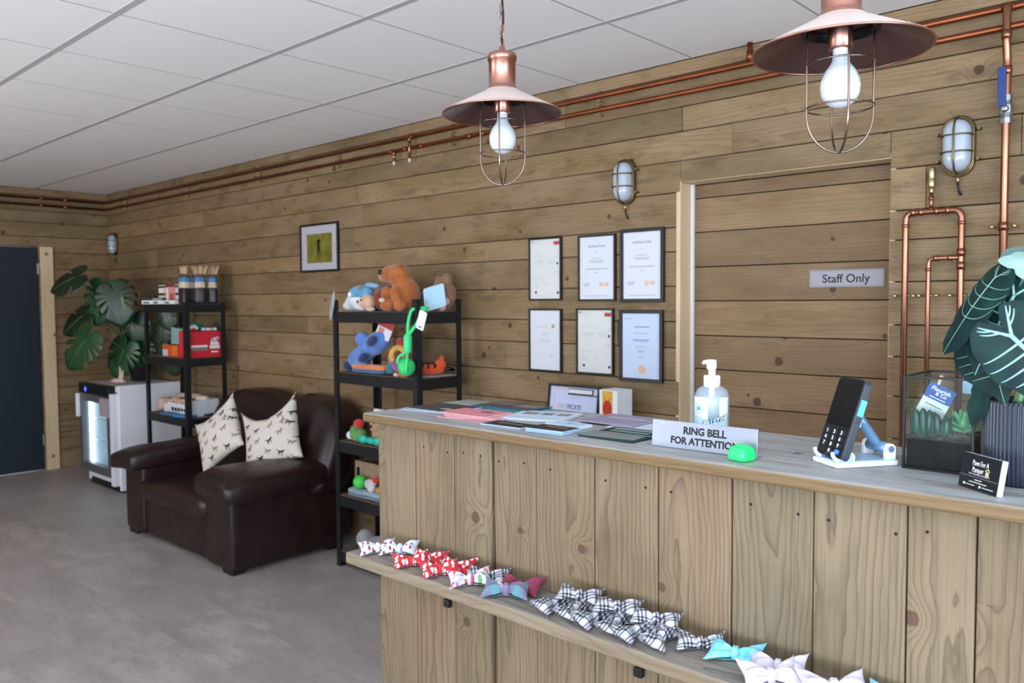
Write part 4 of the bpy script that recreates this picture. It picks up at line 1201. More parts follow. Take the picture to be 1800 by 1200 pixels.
# blue and white plush
t = thing('plush_donkey', 'blue and white plush animal slumped at the left end of the top toy shelf', 'plush toy', (-3.740, 2.80, S1))
blob(t, 'body', plush('plush_white', 'd9dce2'), [((-3.750, 2.80, S1 + .062), (.105, .075, .055), (0, -.25, 0)), ((-3.680, 2.76, S1 + .028), (.065, .035, .026)), ((-3.815, 2.765, S1 + .03), (.04, .03, .026))])
blob(t, 'head', plush('plush_sky_blue', '5f9fca'), [((-3.725, 2.785, S1 + .10), (.085, .065, .045), (0, -.2, 0)), ((-3.660, 2.77, S1 + .10), (.045, .04, .035))])
blob(t, 'ear', plush('plush_pale_blue', '86b3dc'), [((-3.640, 2.80, S1 + .142), (.055, .022, .014), (0, .1, .1))])
blob(t, 'ear', plush('plush_taupe', '8a7c74'), [((-3.675, 2.745, S1 + .118), (.028, .012, .022), (0, .6, 0))])
blob(t, 'eye', P('white_eye', 'f2f2f2', .5), [((-3.745, 2.722, S1 + .092), (.014, .006, .014))])
blob(t, 'tail', plush('plush_grey', '9aa0a6'), [((-3.865, 2.690, S1 + .03), (.016, .007, .085), (0, .25, 0))])
# brown bear cub
t = thing('plush_hedgehog', 'russet plush with pale face resting between the blue plush and the big orange one', 'plush toy', (-3.595, 2.80, S1))
blob(t, 'body', plush('plush_russet', '8a3319'), [((-3.565, 2.83, S1 + .065), (.085, .07, .066)), ((-3.535, 2.86, S1 + .10), (.05, .05, .05))])
blob(t, 'face', plush('plush_cream_pink', 'd9b092'), [((-3.620, 2.752, S1 + .05), (.046, .04, .046)), ((-3.650, 2.735, S1 + .045), (.025, .022, .022))])
blob(t, 'nose', M_EYE, [((-3.671, 2.722, S1 + .052), (.009, .007, .009))]); blob(t, 'eye', M_EYE, [((-3.628, 2.712, S1 + .062), (.006, .004, .006))])
blob(t, 'foot', plush('plush_cream', 'd8c3a8'), [((-3.565, 2.728, S1 + .012), (.03, .02, .012))])
# big orange plush
t = thing('plush_beaver', 'big orange brown plush sitting upright on the top toy shelf', 'plush toy', (-3.392, 2.80, S1))
blob(t, 'body', plush('plush_orange', 'b0622c'), [((-3.367, 2.81, S1 + .09), (.08, .075, .09)), ((-3.387, 2.80, S1 + .15), (.058, .055, .06)), ((-3.400, 2.79, S1 + .198), (.068, .058, .055)), ((-3.452, 2.775, S1 + .197), (.055, .05, .047)),
      ((-3.467, 2.765, S1 + .092), (.036, .034, .04), (0, .5, 0)), ((-3.352, 2.735, S1 + .085), (.03, .03, .055), (0, -.3, 0)), ((-3.427, 2.735, S1 + .034), (.05, .035, .034)), ((-3.327, 2.735, S1 + .03), (.035, .034, .03))])
blob(t, 'muzzle', plush('plush_light_orange', 'b98a68'), [((-3.500, 2.765, S1 + .19), (.022, .03, .03))])
blob(t, 'eye', M_EYE, [((-3.479, 2.728, S1 + .208), (.014, .008, .014))])
blob(t, 'ear', plush('plush_deep_orange', 'a04e1c'), [((-3.367, 2.77, S1 + .235), (.022, .016, .016))])
blob(t, 'paw_pad', plush('plush_cream', 'd8c3a8'), [((-3.437, 2.703, S1 + .06), (.024, .008, .012))])
# shaggy brown plush with blue card
t = thing('plush_monkey', 'shaggy brown plush with a pale blue swing card on the top toy shelf', 'plush toy', (-3.215, 2.94, S1))
blob(t, 'body', plush('plush_brown', '8a6248'), [((-3.21, 2.945, S1 + .06), (.045, .045, .06)), ((-3.22, 2.93, S1 + .12), (.05, .04, .05)), ((-3.27, 2.915, S1 + .115), (.03, .03, .02)), ((-3.19, 2.945, S1 + .165), (.028, .028, .035)), ((-3.235, 2.93, S1 + .16), (.022, .022, .025), (0, -.4, 0)), ((-3.18, 2.96, S1 + .09), (.03, .03, .05))])
for x, y, z in ((-3.185, 2.90, .022), (-3.172, 2.915, .05)): blob(t, 'foot', plush('plush_pink', 'd9a9ae'), [((x, y, S1 + z), (.022, .022, .022))])
b = MB(); M = face((-3.205, 2.868, S1 + .072), (.86, .36, .24), (-.25, .2, .95)); b.prism(rrect(-.062, .062, -.064, .064, .012), 0, .0015, M); cd = b.build('swing_card', P('pale_blue_card', 'a9cfe6', .45), t)
bars([(-.052, -.049, -.03, .0)], M_INK, cd, M @ T(0, 0, .0015))
# rope ball
M_ROPE = P('neon_green_rope', '45e08c', .6, bump=(260, .5))
t = thing('rope_ball_toy', 'neon green ball on a rope looped over the rack upright', 'dog toy', (-3.167, 2.64, 1.12))
b = MB()
lp = [(-3.170, 2.655, 1.335), (-3.182, 2.668, 1.39), (-3.185, 2.685, 1.44), (-3.177, 2.70, 1.462), (-3.147, 2.745, 1.468), (-3.094, 2.72, 1.466), (-3.087, 2.68, 1.45), (-3.112, 2.664, 1.39), (-3.164, 2.655, 1.335)]
def cr(pts, n=6):
    P_ = [Vector(p) for p in pts]; out = []
    for i in range(len(P_) - 1):
        p0, p1, p2, p3 = P_[max(i - 1, 0)], P_[i], P_[i + 1], P_[min(i + 2, len(P_) - 1)]
        for k in range(n):
            q = k / n
            out.append(.5 * ((2 * p1) + (p2 - p0) * q + (2 * p0 - 5 * p1 + 4 * p2 - p3) * q * q + (3 * p1 - p0 - 3 * p2 + p3) * q ** 3))
    return out + [P_[-1]]
b.tube(cr(lp), .0085, 10); b.build('rope_loop', M_ROPE, t)
b = MB(); b.tube([(-3.167, 2.652, 1.34), (-3.167, 2.651, 1.325), (-3.166, 2.648, 1.255), (-3.167, 2.646, 1.24)], [.012, .021, .021, .014], 14); b.build('wrapped_grip', M_ROPE, t)
blob(t, 'ball', P('neon_green_ball', '3fdc74', .5, var=30), [((-3.169, 2.642, 1.172), (.045, .045, .047))])
b = MB(); b.tube(cr([(-3.172, 2.648, 1.25), (-3.137, 2.622, 1.225), (-3.125, 2.605, 1.18), (-3.132, 2.61, 1.15)]), .007, 8); b.tube(cr([(-3.164, 2.648, 1.25), (-3.204, 2.625, 1.225), (-3.214, 2.62, 1.19)]), .007, 8); b.build('knot_cord', M_ROPE, t)
b = MB(); M = face((-3.065, 2.655, 1.408), (.93, .1, -.35), (.33, 0, .95)); b.prism(rrect(-.026, .026, -.048, .048, .008), 0, .001, M); tg = b.build('swing_tag', P('white_tag', 'e9e6ee', .5), t)
bars([(-.010, .010, -.038, -.032)], M_INK, tg, M @ T(0, 0, .001))
# second shelf
t = thing('plush_dog', 'blue plush dog propped up at the left of the second toy shelf', 'plush toy', (-3.70, 2.80, S2))
blob(t, 'body', plush('plush_cornflower', '5f86cf'), [((-3.765, 2.80, S2 + .072), (.085, .06, .062), (0, -.5, 0)), ((-3.69, 2.80, S2 + .13), (.065, .055, .06)), ((-3.60, 2.795, S2 + .165), (.105, .055, .062), (0, -.42, 0)), ((-3.70, 2.77, S2 + .185), (.045, .035, .042)), ((-3.705, 2.765, S2 + .05), (.04, .035, .05), (0, .4, 0))])
blob(t, 'eye_patch', plush('plush_navy', '22305f'), [((-3.575, 2.738, S2 + .178), (.045, .012, .026), (0, -.42, 0))])
blob(t, 'foot', plush('plush_navy', '22305f'), [((-3.822, 2.772, S2 + .032), (.04, .04, .031))])
blob(t, 'leg_patch', plush('plush_navy', '22305f'), [((-3.655, 2.735, S2 + .085), (.04, .012, .022), (0, -.5, 0))])
b = MB(); M = face((-3.515, 2.785, S2 + .245), (.9, .1, -.33), (.30, .2, .93)); b.prism(rrect(-.055, .055, -.055, .04, .004), 0, .0015, M); cd = b.build('swing_card', P('white_card', 'dcd6da', .5), t)
bars([(-.055, .055, .005, .04)], M_REDP, cd, M @ T(0, 0, .0015)); bars([(-.04, .0, -.03, -.002)], P('salmon_print', 'd07a72', .6), cd, M @ T(0, 0, .0015))
def flat_toy(name, lab, c, size, rz, cols, cat='dog toy'):
    t = thing(name, lab, cat, c, rz=rz)
    z = 0
    for nm, col, h in cols:
        b = MB(); b.sup((0, 0, z + h / 2), (size[0], size[1], h / 2), .35, .45, 28, 10, fn=soft(.004, 20)); b.build(nm, plush('felt_' + col, col), t, world=False); z += h * .92
    return t
flat_toy('flat_squeaker', 'flat orange and blue squeaker lying before the blue plush dog', (-3.60, 2.742, S2 + .004), (.145, .028, 0), .02, [('blue_side', '3a6291', .02), ('orange_side', 'e0814c', .028)])
t = thing('plush_lion', 'pink plush with a yellow ruff and red crest on the second toy shelf', 'plush toy', (-3.415, 2.830, S2))
blob(t, 'body', plush('plush_rose', 'cf6a6c'), [((-3.475, 2.830, S2 + .085), (.055, .045, .055)), ((-3.420, 2.830, S2 + .12), (.055, .045, .06)), ((-3.385, 2.820, S2 + .06), (.06, .045, .05))])
blob(t, 'crest', plush('plush_red', 'c22f2c'), [((-3.420, 2.820, S2 + .175), (.035, .025, .024), (0, .3, 0))])
b = MB(); Mq = face((-3.390, 2.772, S2 + .105), (.95, .25, 0), (0, .1, 1))
b.tube([Mq @ Vector((.043 * math.cos(a), .043 * math.sin(a), 0)) for a in [2 * PI * k / 26 for k in range(26)]], [.015 + .003 * (k % 2) for k in range(26)], 8, closed=True); b.build('ruff', plush('plush_yellow', 'd9a94a'), t)
blob(t, 'face', plush('plush_maroon', '6b2a1f'), [((-3.390, 2.772, S2 + .105), (.032, .012, .032))])
t = thing('plush_fish', 'teal plush with a pink band lying under the rope ball', 'plush toy', (-3.36, 2.735, S2))
blob(t, 'body', plush('plush_teal', '2b7f96'), [((-3.40, 2.740, S2 + .045), (.055, .026, .03), (0, -.5, 0)), ((-3.32, 2.735, S2 + .07), (.045, .026, .028), (0, -.5, 0))])
blob(t, 'band', plush('plush_magenta', 'c05a96'), [((-3.355, 2.733, S2 + .055), (.018, .031, .036), (0, -.5, 0))])
def tiger(lab, x, y, z, rz, s=1.0):
    t = thing('plush_tiger', lab, 'plush toy', (x, y, z), rz=rz)
    b = MB(); b.sup((0, 0, .028 * s), (.075 * s, .035 * s, .028 * s)); b.sup((.05 * s, .005, .05 * s), (.032 * s, .03 * s, .034 * s)); b.sup((.06 * s, .005, .085 * s), (.014 * s, .012 * s, .018 * s)); b.build('body', plush('plush_bright_orange', 'e0521e'), t, world=False)
    for q in (-.05, -.02, .015):
        b = MB(); b.tube([Vector((q * s + .008 * math.sin(a), .0365 * s * math.cos(a) * math.sqrt(max(.05, 1 - (q / .078) ** 2)), .028 * s + .0295 * s * math.sin(a) * math.sqrt(max(.05, 1 - (q / .078) ** 2)))) for a in [PI * k / 12 - .3 + .6 * 0 for k in range(13)] ], .0045 * s, 6); b.build('stripe', M_EYE, t, world=False)
    b = MB(); b.sup((-.08 * s, 0, .018 * s), (.03 * s, .028 * s, .018 * s)); b.build('muzzle', plush('plush_white', 'd9dce2'), t, world=False)
    b = MB(); b.tube([(.07 * s, 0, .03 * s), (.10 * s, .005, .03 * s), (.125 * s, .01, .022 * s)], [.012 * s, .010 * s, .008 * s], 8); b.build('tail', M_EYE, t, world=False)
tiger('orange and black striped toy behind the rack upright on the second toy shelf', -3.255, 2.88, S2 + .003, .9, 1.0)
tiger('small orange and black striped toy under the teal plush', -3.29, 2.722, S2, .1, .62)
b = MB(); b.box(-3.30, -3.17, 2.80, 2.99, S2, S2 + .0025); one(b, 'header_card', P('header_card', 'b9b6ba', .5), 'grey header card beneath the striped toy at the shelf end', 'card')
# third shelf
t = thing('plush_frog', 'green plush with red pompom on the third toy shelf', 'plush toy', (-3.73, 2.76, S3))
blob(t, 'body', plush('plush_green', '5f9a4a'), [((-3.74, 2.76, S3 + .04), (.06, .045, .04)), ((-3.75, 2.75, S3 + .065), (.03, .03, .03))])
blob(t, 'pompom', plush('plush_scarlet', 'd8281f'), [((-3.71, 2.745, S3 + .105), (.032, .028, .025))])
blob(t, 'muzzle', plush('plush_white', 'd9dce2'), [((-3.775, 2.735, S3 + .035), (.026, .022, .024))])
t = thing('plush_bear', 'tan plush bear with white head card on the third toy shelf', 'plush toy', (-3.60, 2.80, S3))
blob(t, 'body', plush('plush_tan', 'b9906a'), [((-3.595, 2.81, S3 + .05), (.055, .05, .05)), ((-3.60, 2.79, S3 + .10), (.048, .045, .045)), ((-3.665, 2.86, S3 + .06), (.035, .04, .05))])
blob(t, 'nose', M_EYE, [((-3.603, 2.744, S3 + .10), (.012, .007, .010))])
for x in (-3.622, -3.584): blob(t, 'eye', M_EYE, [((x, 2.75, S3 + .122), (.006, .004, .006))])
b = MB(); b.box(-3.645, -3.555, 2.80, 2.802, S3 + .13, S3 + .19); b.build('head_card', P('white_card', 'dcd6da', .5), t)
t = thing('rubber_bone', 'bright teal rubber toy at the front of the third toy shelf', 'dog toy', (-3.60, 2.735, S3))
blob(t, 'bone', P('teal_rubber', '25b09a', .45), [((-3.66, 2.735, S3 + .026), (.035, .022, .026)), ((-3.59, 2.735, S3 + .024), (.05, .018, .020)), ((-3.53, 2.735, S3 + .026), (.035, .022, .026))])
# fourth shelf
t = thing('toy_crate', 'tan wooden crate with slot handle on the fourth toy shelf', 'crate', (-3.66, 2.88, S4))
M_CR = P('tan_crate_wood', '9a8168', .7, var=40)
b = MB()
b.box(-3.83, -3.42, 2.80, 2.808, S4 + .001, S4 + .185); b.box(-3.83, -3.42, 2.972, 2.98, S4 + .001, S4 + .185); b.box(-3.83, -3.822, 2.808, 2.972, S4 + .001, S4 + .185); b.box(-3.428, -3.42, 2.808, 2.972, S4 + .001, S4 + .185); b.box(-3.822, -3.428, 2.808, 2.972, S4 + .001, S4 + .009)
b.build('panel', M_CR, t, bevel=.003)
b = MB(); b.prism(rrect(-.012, .012, -.05, .05, .006), 0, .0015, frame((-3.795, 2.80, S4 + .10), (1, 0, 0), (0, 0, 1), (0, -1, 0))); b.build('handle_slot', M_EYE, t)
b = MB(); b.sup((-3.715, 2.752, S4 + .082), (.040, .040, .040)); one(b, 'toy_ball', P('green_toy_ball', '45c24a', .55), 'green ball on the fourth toy shelf', 'ball')
t = thing('rope_knot', 'white and red knotted toy beside the green ball', 'dog toy', (-3.61, 2.745, S4 + .042))
blob(t, 'knot', plush('plush_offwhite', 'cfc6c8'), [((-3.625, 2.745, S4 + .085), (.03, .025, .03)), ((-3.60, 2.745, S4 + .065), (.026, .024, .024)), ((-3.585, 2.745, S4 + .10), (.022, .02, .022))])
blob(t, 'red_end', plush('plush_scarlet', 'd8281f'), [((-3.565, 2.745, S4 + .115), (.022, .02, .018))])
b = MB(); b.sup((-3.665, 2.785, S4 + .065), (.03, .013, .03)); one(b, 'toy_disc', P('purple_toy', '4a3a6b', .6), 'purple toy peeping out behind the green ball', 'dog toy')
b = MB(); b.sup((-3.53, 2.745, S4 + .062), (.03, .025, .022)); one(b, 'toy_bun', P('ochre_toy', 'a8863c', .7), 'ochre toy at the counter end of the fourth toy shelf', 'dog toy')
flat_toy('folded_blanket', 'pale blue folded fleece on the fourth toy shelf under the green ball', (-3.65, 2.752, S4 + .004), (.15, .038, 0), .03, [('lower_fold', '5a7484', .019), ('upper_fold', '86a3b2', .024)], 'blanket')
# fifth shelf
t = thing('plush_sheep', 'fluffy grey plush on the lowest toy shelf', 'plush toy', (-3.66, 2.80, S5))
blob(t, 'body', plush('plush_fluff_grey', '8f8d92'), [((-3.685, 2.76, S5 + .085), (.055, .05, .055)), ((-3.58, 2.78, S5 + .06), (.08, .05, .055)), ((-3.685, 2.76, S5 + .035), (.04, .035, .035))])

# ------------------------------------------------------------------ things on the counter
CT = 1.2005
def leaflets(spec):
    """thin printed stacks lying on the worktop"""
    for name, label, cat, grp, x, y, w, d, rz, z, n, cover, page, prints in spec:
        t = thing(name, label, cat, (x, y, CT + z), rz=rz, group=grp)
        th = .0011
        b = MB()
        for k in range(n):
            a = .5 * math.sin(k * 2.3 + x * 7); M = T(.002 * a, .0015 * math.cos(k * 3.1), 0) @ RZ(.012 * a)
            b.box(-w / 2, w / 2, -d / 2, d / 2, k * th, k * th + th * .86, M)
        pg = b.build('pages', P('page_' + page, page, .5), t, world=False)
        b = MB(); b.box(-w / 2 + .0005, w / 2 - .0005, -d / 2 + .0005, d / 2 - .0005, n * th - .0001, n * th + .0005)
        cv = b.build('cover', P('cover_' + cover, cover, .6, spec=.2), t, world=False)
        for q in prints:
            if isinstance(q[0], str): text(q[0], q[1], P('print_' + q[4], q[4], .5), cv, T(q[2], q[3], n * th + .0005), shear=.2, world=False)
            else:
                b = MB(); b.box(q[0] * w, q[1] * w, q[2] * d, q[3] * d, n * th + .0004, n * th + .0008); b.build('print', P('print_' + q[4], q[4], .5), cv, world=False)
G1, G2, G3 = 'dark brochures at the counter end', 'pink leaflets', 'teal edged brochures'
leaflets([
 ('brochure', 'dark brochure with white script lying on top at the left counter end', 'brochure', G1, -1.672, 1.525, .165, .135, .03, .0048, 2, '4a4644', 'c9d6ee', [('Kitten', .024, .045, -.03, 'dfe0e4')]),
 ('brochure', 'pale edged brochure directly beneath the dark script brochure', 'brochure', G1, -1.680, 1.522, .165, .135, .07, .0024, 2, '55504d', 'd4def0', []),
 ('brochure', 'bottom brochure of the stack at the left counter end', 'brochure', G1, -1.688, 1.520, .165, .135, .10, 0, 2, '55504d', 'd4def0', []),
 ('brochure', 'dark photo brochure on top of the teal edged pile by the back edge', 'brochure', G3, -1.545, 1.672, .20, .105, -.02, .0062, 1, '57504e', '3f7f96', [(-.45, -.05, .0, .4, '6d6463'), (.05, .45, -.1, .35, '7d7672')]),
 ('brochure', 'teal brochure in the middle of the pile by the back edge', 'brochure', G3, -1.555, 1.668, .20, .105, .05, .0034, 2, '2f6f85', '3f86a0', []),
 ('brochure', 'teal and white brochure at the bottom of the pile by the back edge', 'brochure', G3, -1.550, 1.668, .21, .105, .0, 0, 3, '1f4f63', '78a8bd', []),
 ('pink_leaflet', 'topmost pink leaflet of the fan, with a dark oval on it', 'leaflet', G2, -1.525, 1.500, .165, .10, .02, .0072, 1, 'd98e96', 'eed6dc', [(.05, .30, .12, .28, '6d4a55')]),
 ('pink_leaflet', 'second pink leaflet in the fan', 'leaflet', G2, -1.510, 1.498, .165, .10, .12, .0054, 1, 'dd949c', 'f0dade', []),
 ('pink_leaflet', 'third pink leaflet in the fan', 'leaflet', G2, -1.498, 1.494, .165, .10, .20, .0036, 1, 'dd949c', 'f0dade', []),
 ('pink_leaflet', 'fourth pink leaflet in the fan', 'leaflet', G2, -1.486, 1.490, .165, .10, .28, .0018, 1, 'dd949c', 'f0dade', []),
 ('pink_leaflet', 'lowest pink leaflet sticking out towards the counter edge', 'leaflet', G2, -1.50, 1.462, .165, .09, -.02, 0, 1, 'dd949c', 'f2e4ea', []),
 ('photo_leaflet', 'pale blue leaflet printed with three small photos', 'leaflet', None, -1.365, 1.585, .165, .15, .30, 0, 5, 'c9dcee', 'e6eef8', [(-.38, -.12, .05, .3, '8d7f80'), (-.06, .14, .05, .3, '6f7890'), (.2, .42, .05, .3, '97867c'), (-.4, .4, -.3, -.26, '9db4cc')]),
 ('card_stack', 'thin black topped stack of cards at the counter edge, left of the other black stack', 'cards', 'black topped card stacks', -1.335, 1.428, .125, .06, .03, 0, 4, '35322f', 'bfd2ec', [(-.3, .3, .05, .12, '9a938b')]),
 ('card_stack', 'thicker black topped stack of cards with pale sides at the counter edge', 'cards', 'black topped card stacks', -1.195, 1.425, .105, .065, .05, 0, 9, '33302f', 'a9c6dc', [(-.25, .35, .1, .2, 'b07a72')]),
 ('card_stack', 'pale blue stack of cards behind the black topped stacks', 'cards', None, -1.215, 1.508, .10, .055, -.06, 0, 7, 'bcd8ea', 'e8f0f8', [(-.1, .2, .0, .15, '6f93b4')]),
 ('brochure', 'lilac grey brochure behind the silver sign, white sheet under it', 'brochure', None, -1.165, 1.650, .155, .145, .02, .0035, 3, '9b93ac', 'b9b2c6', [(-.3, .4, .1, .16, 'c6c0d2')]),
 ('paper_sheet', 'white sheet poking out under the lilac grey brochure', 'paper', None, -1.075, 1.630, .14, .14, .04, 0, 2, 'cfd3e6', 'e2e6f2', []),
 ('leaflet', 'dark green leaflet with pale lettering beside the sign', 'leaflet', 'green leaflets', -1.035, 1.520, .15, .07, .06, .0048, 1, '1f3a38', 'a9b8b4', [(-.4, .4, .1, .3, '8fa8a2'), (-.35, .3, -.3, -.12, '7d9a94')]),
 ('leaflet', 'greyish photo leaflet at the left edge of the sign', 'leaflet', 'green leaflets', -1.055, 1.465, .145, .075, .10, .0024, 1, '7d8a8c', '24403e', [(-.2, .1, -.1, .3, '8f7f7a')]),
 ('leaflet', 'dark edged leaflet at the bottom of the pile beside the sign', 'leaflet', 'green leaflets', -1.045, 1.460, .145, .08, -.02, 0, 2, '2f4a48', '20302f', []),
])

# RING BELL FOR ATTENTION
t = thing('counter_sign', 'silver Ring Bell For Attention sign standing on the counter', 'sign', (-.816, 1.432, CT), rz=rad(1.5))
M_SILV = P('brushed_silver_acrylic', '9aa0ae', .32, .55)
SMx = frame((0, 0, 0), (1, 0, 0), (0, .09, 1), (0, -1, .09))
b = MB(); b.box(-.1145, .1145, 0, .0545, -.002, .002, SMx); b.build('plate', M_SILV, t, world=False, bevel=.0008)
b = MB(); b.box(-.1145, .1145, .002, .004, -.002, -.0005, SMx); b.box(-.1145, .1145, .0, .0015, -.025, -.0005, SMx); b.build('foot', M_SILV, t, world=False)
text('RING BELL', .0200, M_INK, t, SMx @ T(.004, .031, .002), bold=.0008, world=False, sx=1.0)
text('FOR ATTENTION', .0192, M_INK, t, SMx @ T(.004, .0105, .002), bold=.0008, world=False, sx=1.0)
for x, y in ((-.088, .048), (-.105, .006), (-.101, .0055)): 
    b = MB(); b.prism(disc(.0016 if y > .02 else .0008, 8, x, y), .0019, .0022, SMx); b.build('scuff', P('white_scuff', 'e8eaf0', .6), t, world=False)
# bell
t = thing('call_bell', 'glowing green push button call bell in front of the sign corner', 'bell', (-.716, 1.402, CT), rz=rad(-12))
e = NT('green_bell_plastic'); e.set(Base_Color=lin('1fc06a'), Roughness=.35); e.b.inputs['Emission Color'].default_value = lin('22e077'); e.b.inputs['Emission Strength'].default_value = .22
b = MB(); b.sup((0, 0, .0135), (.0205, .0205, .0135), .28, .4, 40, 16, fn=lambda w, p: Vector((w.x * (1 - .18 * max(0, p.z)), w.y * (1 - .2 * max(0, p.z)), w.z))); b.build('body', e.m, t, world=False)
b = MB(); b.sup((-.001, .001, .0275), (.0125, .010, .0026), .5, .8, 28, 8); b.build('button', e.m, t, world=False)
b = MB(); b.box(-.004, .004, -.0209, -.0201, .0105, .0112); b.box(.002, .003, -.0209, -.0201, .004, .005); b.build('speaker_slot', P('dark_green_slot', '0f5a36', .6), t, world=False)

# hand sanitiser
bt = thing('sanitiser_bottle', 'clear pump bottle of blue hand sanitiser standing behind the sign', 'bottle', (-.873, 1.572, CT), rz=rad(29))
prof = [(.0, 0), (.034, 0), (.0365, .003), (.0365, .088), (.0355, .098), (.031, .108), (.022, .1145), (.014, .117), (.014, .12)]
b = MB(); b.lathe(prof, 40); b.build('bottle', P('clear_blue_plastic', 'd3e6f8', .08, alpha=.30), bt, world=False)
b = MB(); b.lathe([(.0, .002), (.0348, .002), (.0348, .085), (.034, .094), (.0, .094)], 36); b.build('gel', P('sanitiser_gel', 'b9dcf0', .1, alpha=.35), bt, world=False)
b = MB(); b.lathe([(.0175, .113), (.0175, .136), (.0165, .138), (.007, .138)], 32, cap0=True); b.build('collar', P('white_pump_plastic', 'f2f5f9', .35), bt, world=False)
b = MB(); b.lathe([(.0075, .138), (.0075, .150), (.006, .151)], 20)
b.sup((-.001, 0, .161), (.0105, .0095, .011), .35, .6, 20, 10); b.tube([(0, 0, .166), (-.012, 0, .1665), (-.017, 0, .1655), (-.019, 0, .162)], [.0055, .0048, .004, .003], 12)
b.build('pump_head', MATS['white_pump_plastic'], bt, world=False)
b = MB(); b.tube([(0, 0, .01), (0, 0, .12)], .0065, 12); b.build('dip_tube', MATS['white_pump_plastic'], bt, world=False)
def curved(parent, name, mat, a0, a1, z0, z1, r, n=18, world=False):
    b = MB(); b.grid(lambda u, v: Vector((r * math.sin(rad(a0 + (a1 - a0) * u)), -r * math.cos(rad(a0 + (a1 - a0) * u)), z0(u) + (z1(u) - z0(u)) * v)), n, 2)
    return b.build(name, mat, parent, world=False)
lb = curved(bt, 'label', P('frosted_white_label', 'eef5fa', .35, alpha=.9), -80, -12, lambda u: .008, lambda u: .0935, .0369)
curved(bt, 'label', P('frosted_white_label', 'eef5fa', .35, alpha=.9), 25, 62, lambda u: .05, lambda u: .0935, .0369)
curved(lb, 'print', P('aqua_wash', 'bfe3ea', .4), -80, 60, lambda u: .006, lambda u: .050 + .004 * math.sin(u * 9), .0371)
curved(lb, 'blue_band', P('blue_label_band', '2c7fa6', .4), -30, 58, lambda u: .034 + .014 * u, lambda u: .043 + .016 * u, .0373)
ring = P('teal_logo', '3a9fb4', .5)
def onlab(a, z, r=.0374): return frame((r * math.sin(rad(a)), -r * math.cos(rad(a)), z), (math.cos(rad(a)), math.sin(rad(a)), 0), (0, 0, 1), (math.sin(rad(a)), -math.cos(rad(a)), 0))
LM = onlab(-46, .070)
b = MB(); b.tube([LM @ Vector((.0108 * math.cos(a), .0108 * math.sin(a), -.0003 - .9 * (.0108 * math.cos(a)) ** 2 * 13)) for a in [2 * PI * k / 28 for k in range(28)]], .0004, 6, closed=True)
b.tube([LM @ Vector((.0072 * math.cos(a), .0072 * math.sin(a), -.0003 - .9 * (.0072 * math.cos(a)) ** 2 * 13)) for a in [2 * PI * k / 28 for k in range(28)]], .0003, 6, closed=True)
b.build('logo_ring', ring, lb, world=False)
b = MB(); b.prism([(-.004, -.004), (.004, -.0042), (.0035, .001), (.001, .0045), (-.001, .003), (-.0035, .0045), (-.0042, .001)], -.0004, .0002, LM); b.build('dog_logo', ring, lb, world=False)
for k, ch in enumerate('PRISTINE'):
    a = -22 + k * 10.5
    text(ch, .0125, P('white_print', 'f1eeee', .5), lb, onlab(a, .0345 + .0019 * k, .0376) @ RZ(.22), bold=.0004, shear=.2, world=False)

# card reader on a folding stand
st = thing('reader_stand', 'white and blue folding stand under the card reader', 'stand', (-.5505, 1.513, CT), rz=rad(-35))
M_STW = P('white_stand_plastic', 'eef2f6', .3)
M_STB = P('pale_blue_stand', 'a9cbe6', .3)
M_STG = P('blue_grey_arm', '6f93b4', .3, .3)
b = MB(); b.prism(rrect(-.040, .040, -.062, .066, .008), 0, .009); b.build('base', M_STW, st, world=False, bevel=.002)
b = MB(); b.prism(rrect(-.036, .036, -.057, .061, .006), .009, .011); b.build('base_top', M_STB, st, world=False)
for x in (-.027, .027):
    b = MB()
    s_ = []
    for y, z in ((-.0625, .027), (-.062, .021), (-.057, .014), (-.046, .0125), (-.030, .013)): s_.append((y, z))
    out = s_ + [(y + .0015, z - .004 if k > 1 else z) for k, (y, z) in reversed(list(enumerate(s_)))]
    for k in range(len(s_) - 1):
        (y0, z0), (y1, z1) = s_[k], s_[k + 1]
        b.tube([(x, y0, z0), (x, y1, z1)], .0035, 8, flat=1.0)
    b.build('hook', M_STW, st, world=False)
    b = MB(); b.lathe([(.0095, -.006), (.0095, .006)], 20, T(x, -.030, .0165) @ RY(PI / 2), cap0=True, cap1=True); hg = b.build('hinge', M_STW, st, world=False, bevel=.001)
    b = MB(); b.lathe([(.006, -.0066), (.006, .0066)], 18, T(x, -.030, .0165) @ RY(PI / 2), cap0=True, cap1=True); b.build('hinge_pin', M_STB, hg, world=False)
for x in (-.031, .031):
    b = MB(); b.prism([(-.010, 0), (.010, 0), (.010, .019)] + [(.010 * math.cos(a), .019 + .010 * math.sin(a)) for a in [PI * k / 8 for k in range(1, 9)]], -.0045, .0045, frame((x, .050, .010), (0, 1, 0), (0, 0, 1), (1, 0, 0))); lg = b.build('hinge_lug', M_STW, st, world=False, bevel=.001)
    b = MB(); b.lathe([(.006, -.0052), (.006, .0052)], 18, T(x, .050, .029) @ RY(PI / 2), cap0=True, cap1=True); b.build('hinge_pin', M_STG, lg, world=False)
b = MB(); A0 = Vector((0, .050, .029)); A1 = Vector((0, .004, .088))
b.tube([A0 + (A1 - A0) * k / 4 for k in range(5)], .0115, 20, flat=.75); b.build('arm', M_STG, st, world=False)
b = MB(); b.lathe([(.010, -.026), (.010, .026)], 18, T(0, .050, .029) @ RY(PI / 2), cap0=True, cap1=True); b.build('arm_knuckle', M_STG, st, world=False)
LEAN = rad(19)
TMx = frame((0, -.052, .0150), (1, 0, 0), (0, math.sin(LEAN), math.cos(LEAN)), (0, -math.cos(LEAN), math.sin(LEAN)))
b = MB(); b.prism(rrect(-.026, .026, .020, .100, .008), -.0225, -.0175, TMx); b.build('back_plate', M_STW, st, world=False, bevel=.0015)
